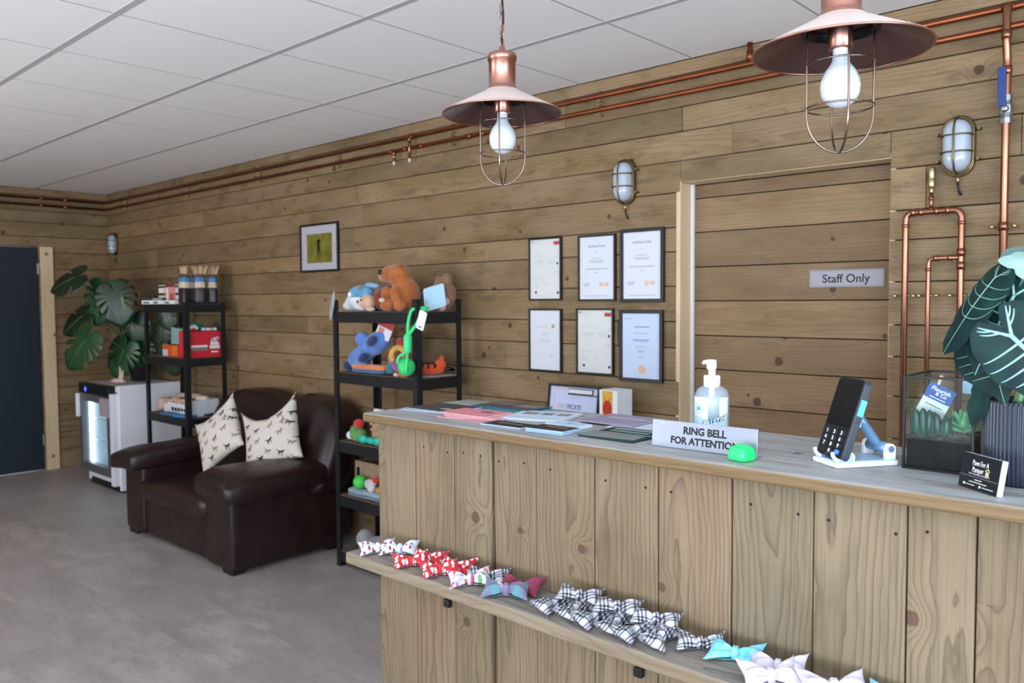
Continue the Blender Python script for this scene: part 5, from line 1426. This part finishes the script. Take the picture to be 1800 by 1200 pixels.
b = MB(); b.sup(TMx @ Vector((0, .072, -.026)), (.020, .007, .010), .6, .6, 18, 10); b.build('swivel', M_STW, st, world=False)
cr_ = thing('card_reader', 'black card payment terminal with number keys leaning on the stand', 'card reader', chain(st) @ Vector((0, -.053, .0150)), rz=rad(-35))
CM = frame((0, 0, 0), (1, 0, 0), (0, math.sin(LEAN), math.cos(LEAN)), (0, -math.cos(LEAN), math.sin(LEAN)))
b = MB(); b.prism(rrect(-.0375, .0375, 0, .148, .009, 8), -.017, -.001, CM); b.build('body', P('grey_reader_body', '3d434c', .4), cr_, world=False, bevel=.002)
b = MB(); b.prism(rrect(-.0375, .0375, 0, .148, .009, 8), -.001, .001, CM); fp = b.build('face', P('black_reader_face', '111419', .35), cr_, world=False, bevel=.0008)
b = MB(); b.prism(rrect(-.0345, .0345, .058, .145, .006, 6), .001, .0013, CM); b.build('screen', P('black_screen', '05060a', .06), cr_, world=False)
M_KEY = P('black_key', '1b1f25', .35)
for r_ in range(4):
    for c_ in range(3):
        k = r_ * 3 + c_
        x = -.021 + .021 * c_; y = .0465 - .0118 * r_
        lab = '123456789 0'[k] if k < 11 else ''
        b = MB(); b.prism(rrect(x - .0075, x + .0075, y - .0048, y + .0048, .004), .001, .0024, CM)
        ky = b.build('key', P('blue_key', '2f7fe0', .35) if k == 11 else M_KEY, cr_, world=False, bevel=.0006)
        if lab.strip(): text(lab, .0098, P('white_print', 'f1eeee', .5), ky, CM @ T(x - .001, y - .0034, .0024), bold=.0003, world=False, name='numeral')
        if k == 11:
            b = MB(); b.tube([CM @ Vector(q) for q in ((x - .003, y, .0026), (x - .001, y - .002, .0026), (x + .003, y + .0022, .0026))], .0004, 6); b.build('tick', P('white_print', 'f1eeee', .5), ky, world=False)
# side button: lies on the right edge of the body
b = MB(); b.prism(rrect(.083, .113, -.0155, -.0035, .002), 0, .0015, CM @ frame((.0375, 0, 0), (0, 1, 0), (0, 0, 1), (1, 0, 0))); b.build('side_button', P('turquoise_button', '5fd0c8', .35), cr_, world=False, bevel=.0005)
for k in range(3):
    for q in range(3):
        b = MB(); b.prism(disc(.0006, 6, .071 + k * .003, -.006 - q * .0025), 0, .0003, CM @ frame((.0375, 0, 0), (0, 1, 0), (0, 0, 1), (1, 0, 0))); b.build('grille_hole', M_EYE, cr_, world=False)

# terrarium
tx0, tx1, ty0, ty1, tz = -.470, -.360, 1.527, 1.672, .164
te = thing('terrarium', 'black framed glass terrarium planted with succulents', 'terrarium', ((tx0 + tx1) / 2, (ty0 + ty1) / 2, CT))
M_TFR = P('black_terrarium_frame', '101114', .35, .3)
M_TGL = glass('terrarium_glass', 'f4f9f9', .10)
b = MB(); r = .0022
for x in (tx0, tx1):
    for y in (ty0, ty1): b.box(x - r, x + r, y - r, y + r, CT, CT + tz)
for z in (CT + .002, CT + tz - .002):
    for x in (tx0, tx1): b.box(x - r, x + r, ty0 + r, ty1 - r, z - r + .0002, z + r)
    for y in (ty0, ty1): b.box(tx0 + r, tx1 - r, y - r, y + r, z - r + .0002, z + r)
b.build('frame', M_TFR, te, bevel=.0005, seg=1)
for q in ((tx0 + r, tx1 - r, ty0 - .0008, ty0 + .0008), (tx0 + r, tx1 - r, ty1 - .0008, ty1 + .0008), (tx0 - .0008, tx0 + .0008, ty0 + r, ty1 - r), (tx1 - .0008, tx1 + .0008, ty0 + r, ty1 - r)):
    b = MB(); b.box(*q, CT + .004, CT + tz - .004); b.build('glass_pane', M_TGL, te)
b = MB(); b.box(tx0 + r, tx1 - r, ty0 + r, ty1 - r, CT + .001, CT + .003); b.build('base_plate', M_TFR, te)
b = MB()
def soil(u, v):
    x = tx0 + .004 + (tx1 - tx0 - .008) * u; y = ty0 + .004 + (ty1 - ty0 - .008) * v
    return Vector((x, y, CT + .055 + .006 * noise.noise(Vector((x * 60, y * 60, 1))) + .006 * (1 - u)))
b.grid(soil, 20, 20)
e0 = [(tx0 + .004, ty0 + .004), (tx1 - .004, ty0 + .004), (tx1 - .004, ty1 - .004), (tx0 + .004, ty1 - .004)]
for (xa, ya), (xb, yb) in zip(e0, e0[1:] + e0[:1]):
    b.grid(lambda u, v: Vector((xa + (xb - xa) * u, ya + (yb - ya) * u, CT + .004 + v * (soil((xa + (xb - xa) * u - tx0 - .004) / (tx1 - tx0 - .008), (ya + (yb - ya) * u - ty0 - .004) / (ty1 - ty0 - .008)).z - CT - .004))), 20, 6)
b.build('soil', P('dark_soil', '262320', .95, bump=(300, .8, .004), var=80), te)
b = MB()
for k in range(90):
    x = R.uniform(tx0 + .010, tx1 - .010); y = R.uniform(ty0 + .006, ty0 + .05); z = CT + .060
    pts = [Vector((x, y, z))]
    d = Vector((R.uniform(-1, 1), R.uniform(-1, .6), R.uniform(-.1, .9)))
    for q in range(4):
        d = (d + Vector((R.uniform(-1, 1), R.uniform(-1, 1), R.uniform(-.9, .6))) * .7).normalized(); p = pts[-1] + d * .005
        p.x = min(max(p.x, tx0 + .004), tx1 - .004); p.y = max(p.y, ty0 + .003); p.z = min(max(p.z, CT + .056), CT + .078); pts.append(p)
    b.tube(pts, .0005, 4)
mo_ = b.build('root_moss', P('grey_root_moss', '8f7d70', .9), te); mo_['kind'] = 'stuff'
M_SUC = leafmat('jade_succulent', '0f3528', '1d5440', .3)
M_SUC2 = leafmat('bright_succulent', '3f8a52', '7fc58a', .35)
def fingers(parent, name, mat, c, n, h, r0, spread):
    for k in range(n):
        a = 2 * PI * k / n + R.uniform(-.3, .3); d = spread * (.3 + .7 * R.random())
        p = Vector(c) + Vector((d * math.cos(a), d * math.sin(a), -.004)); tip = p + Vector((.25 * d * math.cos(a), .25 * d * math.sin(a), h * R.uniform(.75, 1.1)))
        b = MB(); b.tube([p, p.lerp(tip, .3), p.lerp(tip, .7), p.lerp(tip, .93), tip], [r0 * .8, r0 * 1.05, r0, r0 * .75, r0 * .2], 9); b.build(name, mat, parent)
sc = thing('succulent', 'clump of dark green finger succulents at the left inside the terrarium', 'succulent', (-.440, 1.560, CT + .058))
fingers(sc, 'finger_leaf', M_SUC, (-.444, 1.560, CT + .060), 9, .046, .0062, .020)
sc = thing('succulent', 'small dark green succulent clump in the middle of the terrarium', 'succulent', (-.412, 1.560, CT + .058))
fingers(sc, 'finger_leaf', M_SUC, (-.412, 1.556, CT + .060), 7, .038, .0058, .015)
sc = thing('succulent', 'bright green pointed succulent rosette at the right inside the terrarium', 'succulent', (-.388, 1.58, CT + .058))
cen = Vector((-.388, 1.582, CT + .066))
for ring_, (n, el, ln, wd) in enumerate(((7, 12, .033, .0085), (7, 36, .036, .0085), (6, 60, .036, .0075), (3, 80, .03, .006))):
    for k in range(n):
        a = 2 * PI * (k + .5 * ring_) / n
        d = Vector((math.cos(a) * math.cos(rad(el)), math.sin(a) * math.cos(rad(el)), math.sin(rad(el))))
        ln_ = ln if d.x < .2 else ln * .72
        b = MB(); p0 = cen + d * .003; b.tube([p0, p0 + d * ln_ * .35, p0 + d * ln_ * .7, p0 + d * ln_ * .9 + Vector((0, 0, .002)), p0 + d * ln_ + Vector((0, 0, .004))], [wd * .5, wd, wd * .85, wd * .45, wd * .06], 8, flat=.42, up=(0, 0, 1)); b.build('pointed_leaf', M_SUC2, sc)
t = thing('plant_label', 'blue and white plant label stuck in the terrarium', 'plant label', (-.438, 1.60, CT + .06))
PM = face((-.436, 1.592, CT + .115), (.90, .1, -.42), (.40, .1, .90))
b = MB(); b.prism(rrect(-.023, .023, -.030, .028, .003), 0, .0008, PM); cd = b.build('card', P('cream_label_card', 'e6e6e0', .5), t)
b = MB(); b.prism(rrect(-.023, .023, .0, .028, .003), .0008, .0011, PM); bl_ = b.build('blue_half', P('royal_blue_print', '1f4f9a', .5), cd)
text('Flourish', .0105, P('white_print', 'f1eeee', .5), cd, PM @ T(0, .0165, .0011), bold=.0002); text('& Co', .009, P('white_print', 'f1eeee', .5), cd, PM @ T(.003, .0095, .0011), bold=.0002)
bars([(-.014, .014, .0035, .005)], P('white_print', 'f1eeee', .5), cd, PM @ T(0, 0, .0011)); bars([(-.015, .015, -.011, -.009)], P('teal_print', '5d8f8c', .5), cd, PM @ T(0, 0, .0009))
b = MB(); b.tube([PM @ Vector((-.012, .045, -.002)), PM @ Vector((-.010, .028, -.002)), PM @ Vector((-.004, -.055, -.002))], [.0035, .0028, .0015], 8); b.build('peg', P('pale_wood_peg', 'd8c3b0', .6), t)
b = MB(); b.prism(rrect(-.021, .021, -.014, .016, .003), 0, .0005, frame((-.392, ty1 - .0016, CT + tz - .026), (1, 0, 0), (0, 0, 1), (0, -1, 0))); b.build('price_sticker', P('pale_blue_sticker', 'a5c9df', .5), te)

# business cards
t = thing('business_cards', 'stack of dark Paws For A Pamper business cards leaning on the ribbed pot', 'business cards', (-.325, 1.4165, CT))
cu = Vector((.775, -.632, 0)); cb = Vector((.632, .775, 0)); cu_up = (Vector((0, 0, 1)) * .985 + cb * .17).normalized()
BMx = frame(Vector((-.3275, 1.4135, CT + .0008)), cu, cu_up, cu.cross(cu_up))
CW, CH = .084, .0545
for k in range(9):
    b = MB(); j = .0006 * math.sin(k * 2.7); b.box(-CW / 2 + j, CW / 2 + j, 0, CH, -.0012 - k * .0012, -.0002 - k * .0012, BMx)
    cdk = b.build('card', P('dark_navy_card', '12161e', .4) if k == 0 else P('white_card_stock', 'dfe1e2', .6), t)
    if k == 0: top = cdk
M_CREAM = P('cream_print', 'e9e2d6', .5)
text('Paws For A', .0118, M_CREAM, top, BMx @ T(0, .0375, -.0002), sx=.64); text('Pamper', .0118, M_CREAM, top, BMx @ T(-.004, .0268, -.0002), sx=.68)
text('DOG GROOMING | DOG SHOP', .0034, P('lilac_print', 'b9b4d0', .5), top, BMx @ T(0, .0225, -.0002), sx=.95)
b = MB(); b.box(-CW / 2 + .001, CW / 2 - .001, .0192, .0196, -.0003, .0001, BMx); b.build('rule', P('gold_rule', 'b7a58a', .4), top)
b = MB(); b.prism(disc(1, 14, .0165, .0275, .0038, .0048), -.0003, .0001, BMx)
for dx, dy in ((-.0038, .0055), (-.0013, .0075), (.0014, .0075), (.0038, .0055)): b.prism(disc(1, 10, .0165 + dx, .0275 + dy, .0011, .0016), -.0003, .0001, BMx)
b.build('paw_print', P('gold_paw', 'c4b48a', .5), top)
bars([(-.008, .008, .0148, .0158), (-.019, .019, .0108, .0118), (-.026, -.006, .0058, .0068), (.010, .034, .0058, .0068)], M_CREAM, top, BMx @ T(0, 0, -.0002))
for x in (-.0295, .0055):
    b = MB(); b.prism(disc(.0021, 14, x, .0063), -.0003, .0001, BMx); b.build('round_icon', M_CREAM, top)

# certificate and boxed alarm standing on a worktop against the wall behind the counter
bk = thing('back_worktop', 'low worktop against the timber wall behind the counter', 'worktop', (-2.3, 2.95, 0))
b = MB(); b.plank(-3.0, -1.93, 2.80, 3.108, .86, .885, 0, 1); b.build('top', M_SHELF, bk, bevel=.003)
for x in (-2.97, -1.96): b = MB(); b.box(x - .02, x + .02, 2.83, 3.09, 0, .859); b.build('leg', M_WHITE, bk)
FMx = face((-2.39, 3.005, .995), (1, 0, 0), (0, .12, 1))
t, s_ = picture('certificate_frame', 'landscape certificate frame propped behind the counter, its foot hidden by leaflets', 'framed certificate', FMx, .305, .217, .011, P('pale_lilac_paper', 'bcc4e2', .5))
bars([(-.12, -.115, -.09, .085), (-.12, -.03, .083, .087)], M_ORP, s_, up(FMx))
text('CERT', .030, P('tan_print', 'b9aa8a', .6), s_, up(FMx) @ T(-.036, -.005, 0), bold=.0003, align='RIGHT', sx=.8); text('IFICATE', .030, M_INK, s_, up(FMx) @ T(-.034, -.005, 0), bold=.0003, align='LEFT', sx=.8)
bars([(-.02, .03, .045, .049)], P('faint_pink_print', 'cbaab8', .6), s_, up(FMx))
b = MB(); b.box(-.03, .115, .066, .092, .0085, .012, FMx); b.box(-.03, .138, .062, .066, .0085, .013, FMx); tb = b.build('document_clip', M_FRAME, t)
b = MB(); b.prism(rrect(-.028, .11, .070, .088, .002), .012, .0125, FMx); b.build('white_strip', M_PAPER, tb)
t = thing('alarm_box', 'white box with a yellow panel and red ladybird shape behind the counter', 'box', (-2.135, 2.985, .8855), rz=rad(-4))
b = MB(); b.box(-.052, .052, -.052, .052, 0, .218); b.build('case', P('white_box_card', 'e3e8ee', .5), t, world=False, bevel=.002)
YM = frame((-.0, -.0525, 0), (1, 0, 0), (0, 0, 1), (0, -1, 0))
b = MB(); b.box(-.033, .025, .03, .214, 0, .0012, YM); yp = b.build('yellow_panel', P('yellow_print', 'd8a93a', .5), t, world=False)
b = MB(); b.prism(disc(1, 26, -.004, .136, .026, .036), .0012, .0024, YM)
for sx_ in (-1, 1): b.tube([YM @ Vector((-.004 + sx_ * .010, .168, .0018)), YM @ Vector((-.004 + sx_ * .016, .186, .0018))], .0012, 6)
b.build('ladybird', P('ladybird_red', 'b3221c', .4), yp, world=False)

# ------------------------------------------------------------------ bow ties on the display shelf
def pat(name, fn, rough=.8):
    t = NT(name); o = t.sep(t.obj()); c = fn(t, o)
    t.set(Base_Color=c, Roughness=rough); t.b.inputs['Sheen Weight'].default_value = .15
    t.bump(t.noise(t.obj(), 900, 2), .15, .0005)
    return t.m
def tartan(t, o):
    w = t.noise(t.obj(), 35, 2)
    def bands(c, off):
        x = t.math('ADD', t.math('DIVIDE', c, .036), t.math('MULTIPLY_ADD', w, .18, off))
        f = t.math('FRACT', x); m = None
        for a in (.08, .30, .52):
            q = t.math('MULTIPLY', t.step(f, a, a + .025), t.step(f, a + .155, a + .13)); m = q if m is None else t.math('MAXIMUM', m, q)
        return m, t.math('MULTIPLY', t.step(f, .80, .815), t.step(f, .85, .835))
    d = t.math('ADD', o[0], t.math('MULTIPLY', o[1], .35)); e = t.math('SUBTRACT', o[1], t.math('MULTIPLY', o[0], .3))
    e = t.math('ADD', e, t.math('MULTIPLY', o[2], .8))
    a, ra = bands(d, .1); b_, rb_ = bands(e, .35)
    s = t.math('MULTIPLY_ADD', t.math('ADD', a, b_), .5, t.math('MULTIPLY', t.math('MAXIMUM', a, b_), .25), clamp=True)
    c = t.mix(s, lin('c3c6d2'), lin('20252f'))
    return t.mix(t.math('MULTIPLY', t.math('MAXIMUM', ra, rb_), .5), c, lin('b0605f'))
def dots(base, dot, scale, r, second=None):
    def f(t, o):
        v = t.vec(t.math('ADD', o[0], 3), o[1], 0)
        vo = t.voro(v, scale, rnd=.7); m = t.step(vo[0], r + .03, r - .03)
        dc = lin(dot)
        if second: dc = t.mix(t.math('GREATER_THAN', t.sep(vo[1])[0], .5), lin(dot), lin(second))
        return t.mix(m, lin(base), dc)
    return f
def floral(base, cols, scale):
    def f(t, o):
        v = t.vec(t.math('ADD', o[0], 5), o[1], 0)
        vo = t.voro(v, scale); n = t.noise(t.obj(), 300, 2)
        d = t.math('ADD', vo[0], t.math('MULTIPLY', t.math('SUBTRACT', n, .5), .35))
        cc = t.sep(vo[1]); c = lin(cols[0])
        for k, q in enumerate(cols[1:]): c = t.mix(t.math('GREATER_THAN', cc[0], (k + 1) / len(cols)), c, lin(q))
        return t.mix(t.step(d, .42, .30), lin(base), c)
    return f
def plain(base, shade):
    def f(t, o): return t.mix(t.step(t.noise(t.obj(), 40, 3), .35, .7), lin(base), lin(shade))
    return f
FAB = {
 'berry': pat('white_berry_cotton', dots('cfd5e2', '9a2a3e', 75, .24, '8a4a6a')),
 'polka': pat('red_polka_cotton', dots('c01f2c', 'e6dcde', 75, .32)),
 'tartan': pat('black_white_tartan', tartan),
 'floral': pat('white_floral_cotton', floral('c9ccd8', ['d8574f', 'a06aa0', '6f9a6a', 'c8b0c8'], 85)),
 'burg': pat('burgundy_cotton', plain('8a2a48', '742038')),
 'teal': pat('mauve_teal_floral', floral('6f6a86', ['4f8a90', '5f7f8a', 'c8a8b4', '4f8a90'], 42)),
 'turq': pat('turquoise_shimmer', plain('86d0de', '52b4cc'), .45),
 'lilac': pat('lilac_white_satin', plain('d9d2e2', 'c3b6d2'), .45),
 'sky': pat('light_blue_cotton', plain('8cc4e0', '74aece'), .6)}
def bow_proto(fab, label, seed, L=.049, W=.066, thick=.0085):
    """bow lying flat: two pleated lobes and a knot, origin at the base"""
    t = thing('bow_tie', label, 'bow tie', (0, 0, 0), group='dog bow ties laid out on the counter shelf')
    rr = random.Random(seed)
    for sd in (-1, 1):
        b = MB(); n, m = 16, 18
        sk = rr.uniform(-.15, .15); tw = rr.uniform(.8, 1.2); fl = rr.uniform(.55, 1.0)
        def surf(top):
            def f(u, v):
                y = 2 * v - 1
                e = u ** .8
                wd = (.17 + .83 * e ** 1.0) * W / 2
                px_ = (.10 + .90 * u) * L * (1 - .10 * (1 - y * y) * u * u + .04 * abs(y) ** 3 * u)
                py_ = y * wd + sk * u * W * .3
                env = (max(0, 1 - y * y) ** .5) * (max(0.0, 1 - u ** 5) ** .5)
                ple = (math.cos(y * 7.2 * tw + seed) * (1 - u) ** .7 * .0075 + .0045 * math.cos(y * 3.3 + seed * 2) * u) * fl
                h = thick * env * (.55 + .75 * math.sin(PI * min(1, u * 1.05)) ** .8)
                # propped on its gathered back: the rear edge stands higher than the front one
                lean = (py_ + W * .5) * .36 * (.35 + .65 * u)
                if top: z = .0025 + h * 1.25 + ple * env + .004 * (1 - u) + lean
                else: z = .0025 - .0023 * env + lean * (1 - .75 * env)
                z += .006 * u * u * (.5 + .5 * y * sk * 6) + .002 * noise.noise(Vector((px_ * 60, py_ * 60, seed)))
                return Vector((sd * px_, py_, max(.0004, z)))
            return f
        k0 = len(b.f); b.grid(surf(True), n, m); k1 = len(b.f); b.grid(surf(False), n, m); k2 = len(b.f)
        rng = range(k0, k1) if sd < 0 else range(k1, k2)
        for i in rng: b.f[i] = tuple(reversed(b.f[i]))
        b.build('lobe', FAB[fab], t, weld=.0003, world=False)
    b = MB(); b.sup((0, 0, .0145), (.0075, .011, .0125), .75, .75, 18, 12, fn=lambda w, p: w + Vector((p.x, 0, p.z)) * (.0012 * math.sin(w.y * 900))); b.build('knot', FAB[fab], t, world=False)
    return t
PRO = {}
used = set()
def bow(fab, var, x, y, deg, label, z=0.0, s=1.0, tilt=(0, 0)):
    key = (fab, var)
    loc = (x, y, ZS + .0008 + z); rot = (tilt[0], tilt[1], rad(deg))
    if key not in PRO:
        p = bow_proto(fab, label, 3 + var * 5 + len(PRO)); PRO[key] = p
        p.location = loc; p.rotation_euler = rot; p.scale = (s,) * 3; return p
    return dup(PRO[key], loc, rot=rot, label=label, scale=s)
bow('berry', 0, -1.689, 1.304, 60, 'white bow with berry print at the far left end of the bow shelf')
bow('berry', 1, -1.640, 1.338, 40, 'white bow with berry print between the end one and the red bows', tilt=(.0, 0))
bow('polka', 0, -1.540, 1.292, 58, 'red polka dot bow nearest the far left end, at the shelf edge', s=.95)
bow('polka', 1, -1.528, 1.338, 24, 'red polka dot bow against the boards, left of the other rear one', s=.95)
bow('polka', 1, -1.438, 1.296, 60, 'red polka dot bow at the shelf edge, beside the floral bow', s=1.0)
bow('polka', 0, -1.428, 1.338, 20, 'red polka dot bow against the boards, next to the tartan bow', s=.95)
bow('tartan', 0, -1.322, 1.338, 30, 'black and white tartan bow on its own between red and burgundy bows', s=1.05)
bow('floral', 0, -1.335, 1.294, 55, 'white floral bow at the shelf edge in front of a tartan bow', s=1.05)
bow('burg', 0, -1.218, 1.338, 18, 'plain burgundy bow against the boards', s=1.05)
bow('teal', 0, -1.224, 1.298, 32, 'mauve and teal floral bow in front of the burgundy one', s=1.1)
TL = 'black and white tartan bow in the crowded cluster, '
bow('tartan', 1, -1.092, 1.308, 80, TL + 'first at its left end')
bow('tartan', 0, -1.040, 1.312, 96, TL + 'second along the shelf edge')
bow('tartan', 2, -.986, 1.306, 82, TL + 'third along the shelf edge')
bow('tartan', 1, -.934, 1.310, 98, TL + 'fourth along the shelf edge')
bow('tartan', 0, -.883, 1.304, 78, TL + 'fifth along the shelf edge')
bow('tartan', 2, -.834, 1.312, 100, TL + 'last along the shelf edge')
bow('tartan', 2, -1.052, 1.338, 24, TL + 'lying on top at the back left', z=.018, tilt=(-.15, .05))
bow('tartan', 1, -.952, 1.338, 20, TL + 'lying on top in the middle', z=.019, tilt=(-.12, -.05))
bow('tartan', 0, -.862, 1.338, 22, TL + 'lying on top at the back right', z=.018, tilt=(-.15, 0))
bow('tartan', 2, -.764, 1.338, 28, 'black and white tartan bow lying apart beside the turquoise bow', s=.92)
bow('turq', 0, -.693, 1.338, 14, 'shimmering turquoise bow against the boards')
bow('lilac', 0, -.612, 1.338, 20, 'pale lilac bow against the boards, right of the turquoise bow', s=1.0)
bow('lilac', 1, -.606, 1.296, 44, 'pale lilac bow at the shelf edge in front of its twin', s=1.05)
bow('lilac', 2, -.508, 1.322, 38, 'largest pale lilac bow cut by the bottom of the photo', s=1.15)
bow('sky', 0, -.415, 1.345, 8, 'light blue bow barely showing at the bottom of the photo')

# ------------------------------------------------------------------ alocasia in a ribbed pot
al = thing('alocasia_plant', 'dark leaved alocasia with pale veins in a ribbed blue grey pot', 'plant', (-.285, 1.53, CT))
PX, PY, PR = -.285, 1.532, .062
b = MB(); vs = []; fs = []; n = 240
prof = [(.86, 0), (.93, .004), (.97, .02), (1.0, .05), (1.0, .130), (.985, .134), (.93, .134), (.92, .12), (.90, .11), (0.001, .11)]
for j, (r, z) in enumerate(prof):
    for k in range(n):
        a = 2 * PI * k / n
        rb_ = 1 + (.018 * (1 if (k % 4) in (0, 1) else -.6) if 1 <= j <= 4 else 0)
        vs.append((PX + PR * r * rb_ * math.cos(a), PY + PR * r * rb_ * math.sin(a), CT + z))
for j in range(len(prof) - 1):
    for k in range(n): fs.append((j * n + k, j * n + (k + 1) % n, (j + 1) * n + (k + 1) % n, (j + 1) * n + k))
fs.append(tuple(reversed(range(n))))
b.add(vs, fs, False); b.build('pot', P('blue_grey_glaze', '262d3a', .38), al)
def alomat():
    t = NT('alocasia_leaf'); n = t.noise(t.obj(), 22, 3)
    c = t.mix(t.step(n, .35, .7), lin('0b2226'), lin('14362f'))
    g = t.n('ShaderNodeNewGeometry'); c2 = t.mix(g.outputs['Backfacing'], c, lin('8fb0a8'))
    t.set(Base_Color=c2, Roughness=.5); t.b.inputs['Specular IOR Level'].default_value = .16; t.bump(t.noise(t.obj(), 90, 2), .12, .001)
    return t.m
M_ALO = alomat()
M_VEIN = P('pale_vein', '8fbcba', .5)
M_VEIN2 = P('thin_green_vein', '7fa893', .5)
M_PALE = P('pale_leaf_underside', '8fb0a8', .5, var=20)
M_STALK = P('green_stalk', '6f9a6c', .45)
ALO = [(0, 1.0), (12, .90), (35, .72), (70, .60), (105, .57), (135, .58), (158, .50), (172, .26), (180, .10)]
def alo_leaf(J, tip, nrm, prof=ALO, vein=.0032, mat=None, vm=None, droop=.3, fold=.12, wave=.0, lat=(.16, .36, .56, .76), nv=True, name='leaf'):
    lf, pt, L, ra = polar_leaf(J, tip, nrm, prof, mat or M_ALO, al, name, droop, fold, 9, 80, wave=wave, thick=0)
    vm = vm or M_VEIN
    N = Vector(nrm).normalized()
    if nv:
        b = MB()
        def vine(path, r0, r1):
            pts = [pt(l, w) + N * .0006 for l, w in path]; k = len(pts) - 1
            b.tube(pts, [r0 + (r1 - r0) * i / k for i in range(k + 1)], 6, flat=.5, up=N)
        vine([(L * q / 12, 0) for q in range(13)], vein, vein * .25)
        for s_ in (-1, 1):
            # rib into the basal lobe with two forks
            rb_ = ra(150, s_) * L * .92; a = rad(148)
            rib = [(rb_ * q / 6 * math.cos(a), s_ * rb_ * q / 6 * math.sin(a)) for q in range(7)]
            vine(rib, vein * .8, vein * .25)
            for f_, da in ((.35, -40), (.6, -34)):
                x0, y0 = rb_ * f_ * math.cos(a), rb_ * f_ * math.sin(a); a2 = a + rad(da); ln = rb_ * .62 * (1.25 - f_)
                vine([(x0 + ln * q / 5 * math.cos(a2 + .06 * q), s_ * (y0 + ln * q / 5 * math.sin(a2 + .06 * q))) for q in range(6)], vein * .5, vein * .2)
            for f_ in lat:
                x0 = L * f_ * .9; r_ = None
                end_a = 95 - 75 * f_; rr_ = ra(end_a, s_) * L * .94
                ex, ey = rr_ * math.cos(rad(end_a)), rr_ * math.sin(rad(end_a))
                path = []
                for q in range(8):
                    k = q / 7
                    cx_, cy_ = x0 * .74 + ex * .02, ey * .80
                    path.append(((1 - k) ** 2 * x0 * .75 + 2 * k * (1 - k) * cx_ + k * k * ex, s_ * (2 * k * (1 - k) * cy_ + k * k * ey)))
                vine(path, vein * .55, vein * .18)
        b.build('veins', vm, lf)
    return lf, pt
stalks = []
alo_leaf((-.280, 1.392, 1.443), (-.195, 1.398, 1.353), (-.1, -.95, .28), [(0, 1.0), (18, .84), (45, .62), (90, .47), (130, .44), (156, .40), (171, .24), (180, .1)], vein=.0036, droop=.15, fold=.10)
alo_leaf((-.288, 1.440, 1.503), (-.338, 1.410, 1.385), (-.05, -.92, .38), [(0, 1.0), (10, .86), (30, .60), (70, .46), (110, .46), (140, .50), (160, .44), (173, .22), (180, .1)], vein=.0026, droop=.30, fold=-.08)
alo_leaf((-.310, 1.420, 1.530), (-.384, 1.395, 1.418), (-.55, -.75, .40), [(0, 1.0), (8, .90), (20, .62), (45, .36), (90, .25), (140, .22), (170, .14), (180, .06)], vein=.0013, vm=M_VEIN2, droop=.22, fold=-.12)
alo_leaf((-.322, 1.455, 1.428), (-.297, 1.425, 1.337), (-.2, -.93, .2), [(0, 1.0), (12, .80), (35, .70), (70, .66), (105, .60), (140, .52), (165, .36), (180, .1)], vein=.0016, vm=M_VEIN2, droop=.2, fold=.05)
alo_leaf((-.245, 1.47, 1.545), (-.300, 1.425, 1.566), (.1, -.75, .65), [(0, 1.0), (20, .75), (60, .50), (110, .45), (160, .4), (180, .3)], mat=M_PALE, nv=False, droop=.4, fold=-.1)
alo_leaf((-.240, 1.46, 1.520), (-.318, 1.425, 1.515), (-.1, -.95, .2), [(0, 1.0), (16, .8), (40, .42), (90, .28), (150, .3), (180, .2)], mat=M_PALE, nv=False, droop=.5, fold=-.1)
alo_leaf((-.338, 1.50, 1.362), (-.352, 1.48, 1.290), (-.3, -.9, .1), [(0, 1.0), (14, .75), (35, .36), (80, .22), (150, .2), (180, .12)], nv=False, droop=.1)
alo_leaf((-.235, 1.520, 1.520), (-.130, 1.490, 1.440), (.15, -.75, .6), vein=.0024, droop=.4, fold=.08)
alo_leaf((-.225, 1.560, 1.450), (-.130, 1.590, 1.385), (.4, -.3, .85), vein=.0022, droop=.4, fold=.08)
alo_leaf((-.270, 1.590, 1.560), (-.250, 1.690, 1.500), (.1, .5, .85), vein=.0022, droop=.4, fold=.08)
for j, (x, y, z) in enumerate(((-.235, 1.522, 1.518), (-.225, 1.560, 1.449), (-.270, 1.588, 1.558), (-.280, 1.394, 1.438), (-.288, 1.443, 1.501), (-.310, 1.423, 1.528), (-.323, 1.473, 1.423), (-.245, 1.472, 1.543), (-.240, 1.462, 1.518))):
    a = 2 * PI * j / 6; p0 = Vector((PX + .022 * math.cos(a), PY + .022 * math.sin(a) - .012, CT + .105)); p2 = Vector((x, y, z))
    p1 = p0.lerp(p2, .5) + Vector((.03, .04, .035))
    b = MB(); b.tube([p0 * (1 - q) ** 2 + p1 * 2 * q * (1 - q) + p2 * q * q for q in [k / 10 for k in range(11)]], [.0052 - .0025 * k / 10 for k in range(11)], 10); b.build('stalk', M_STALK, al)
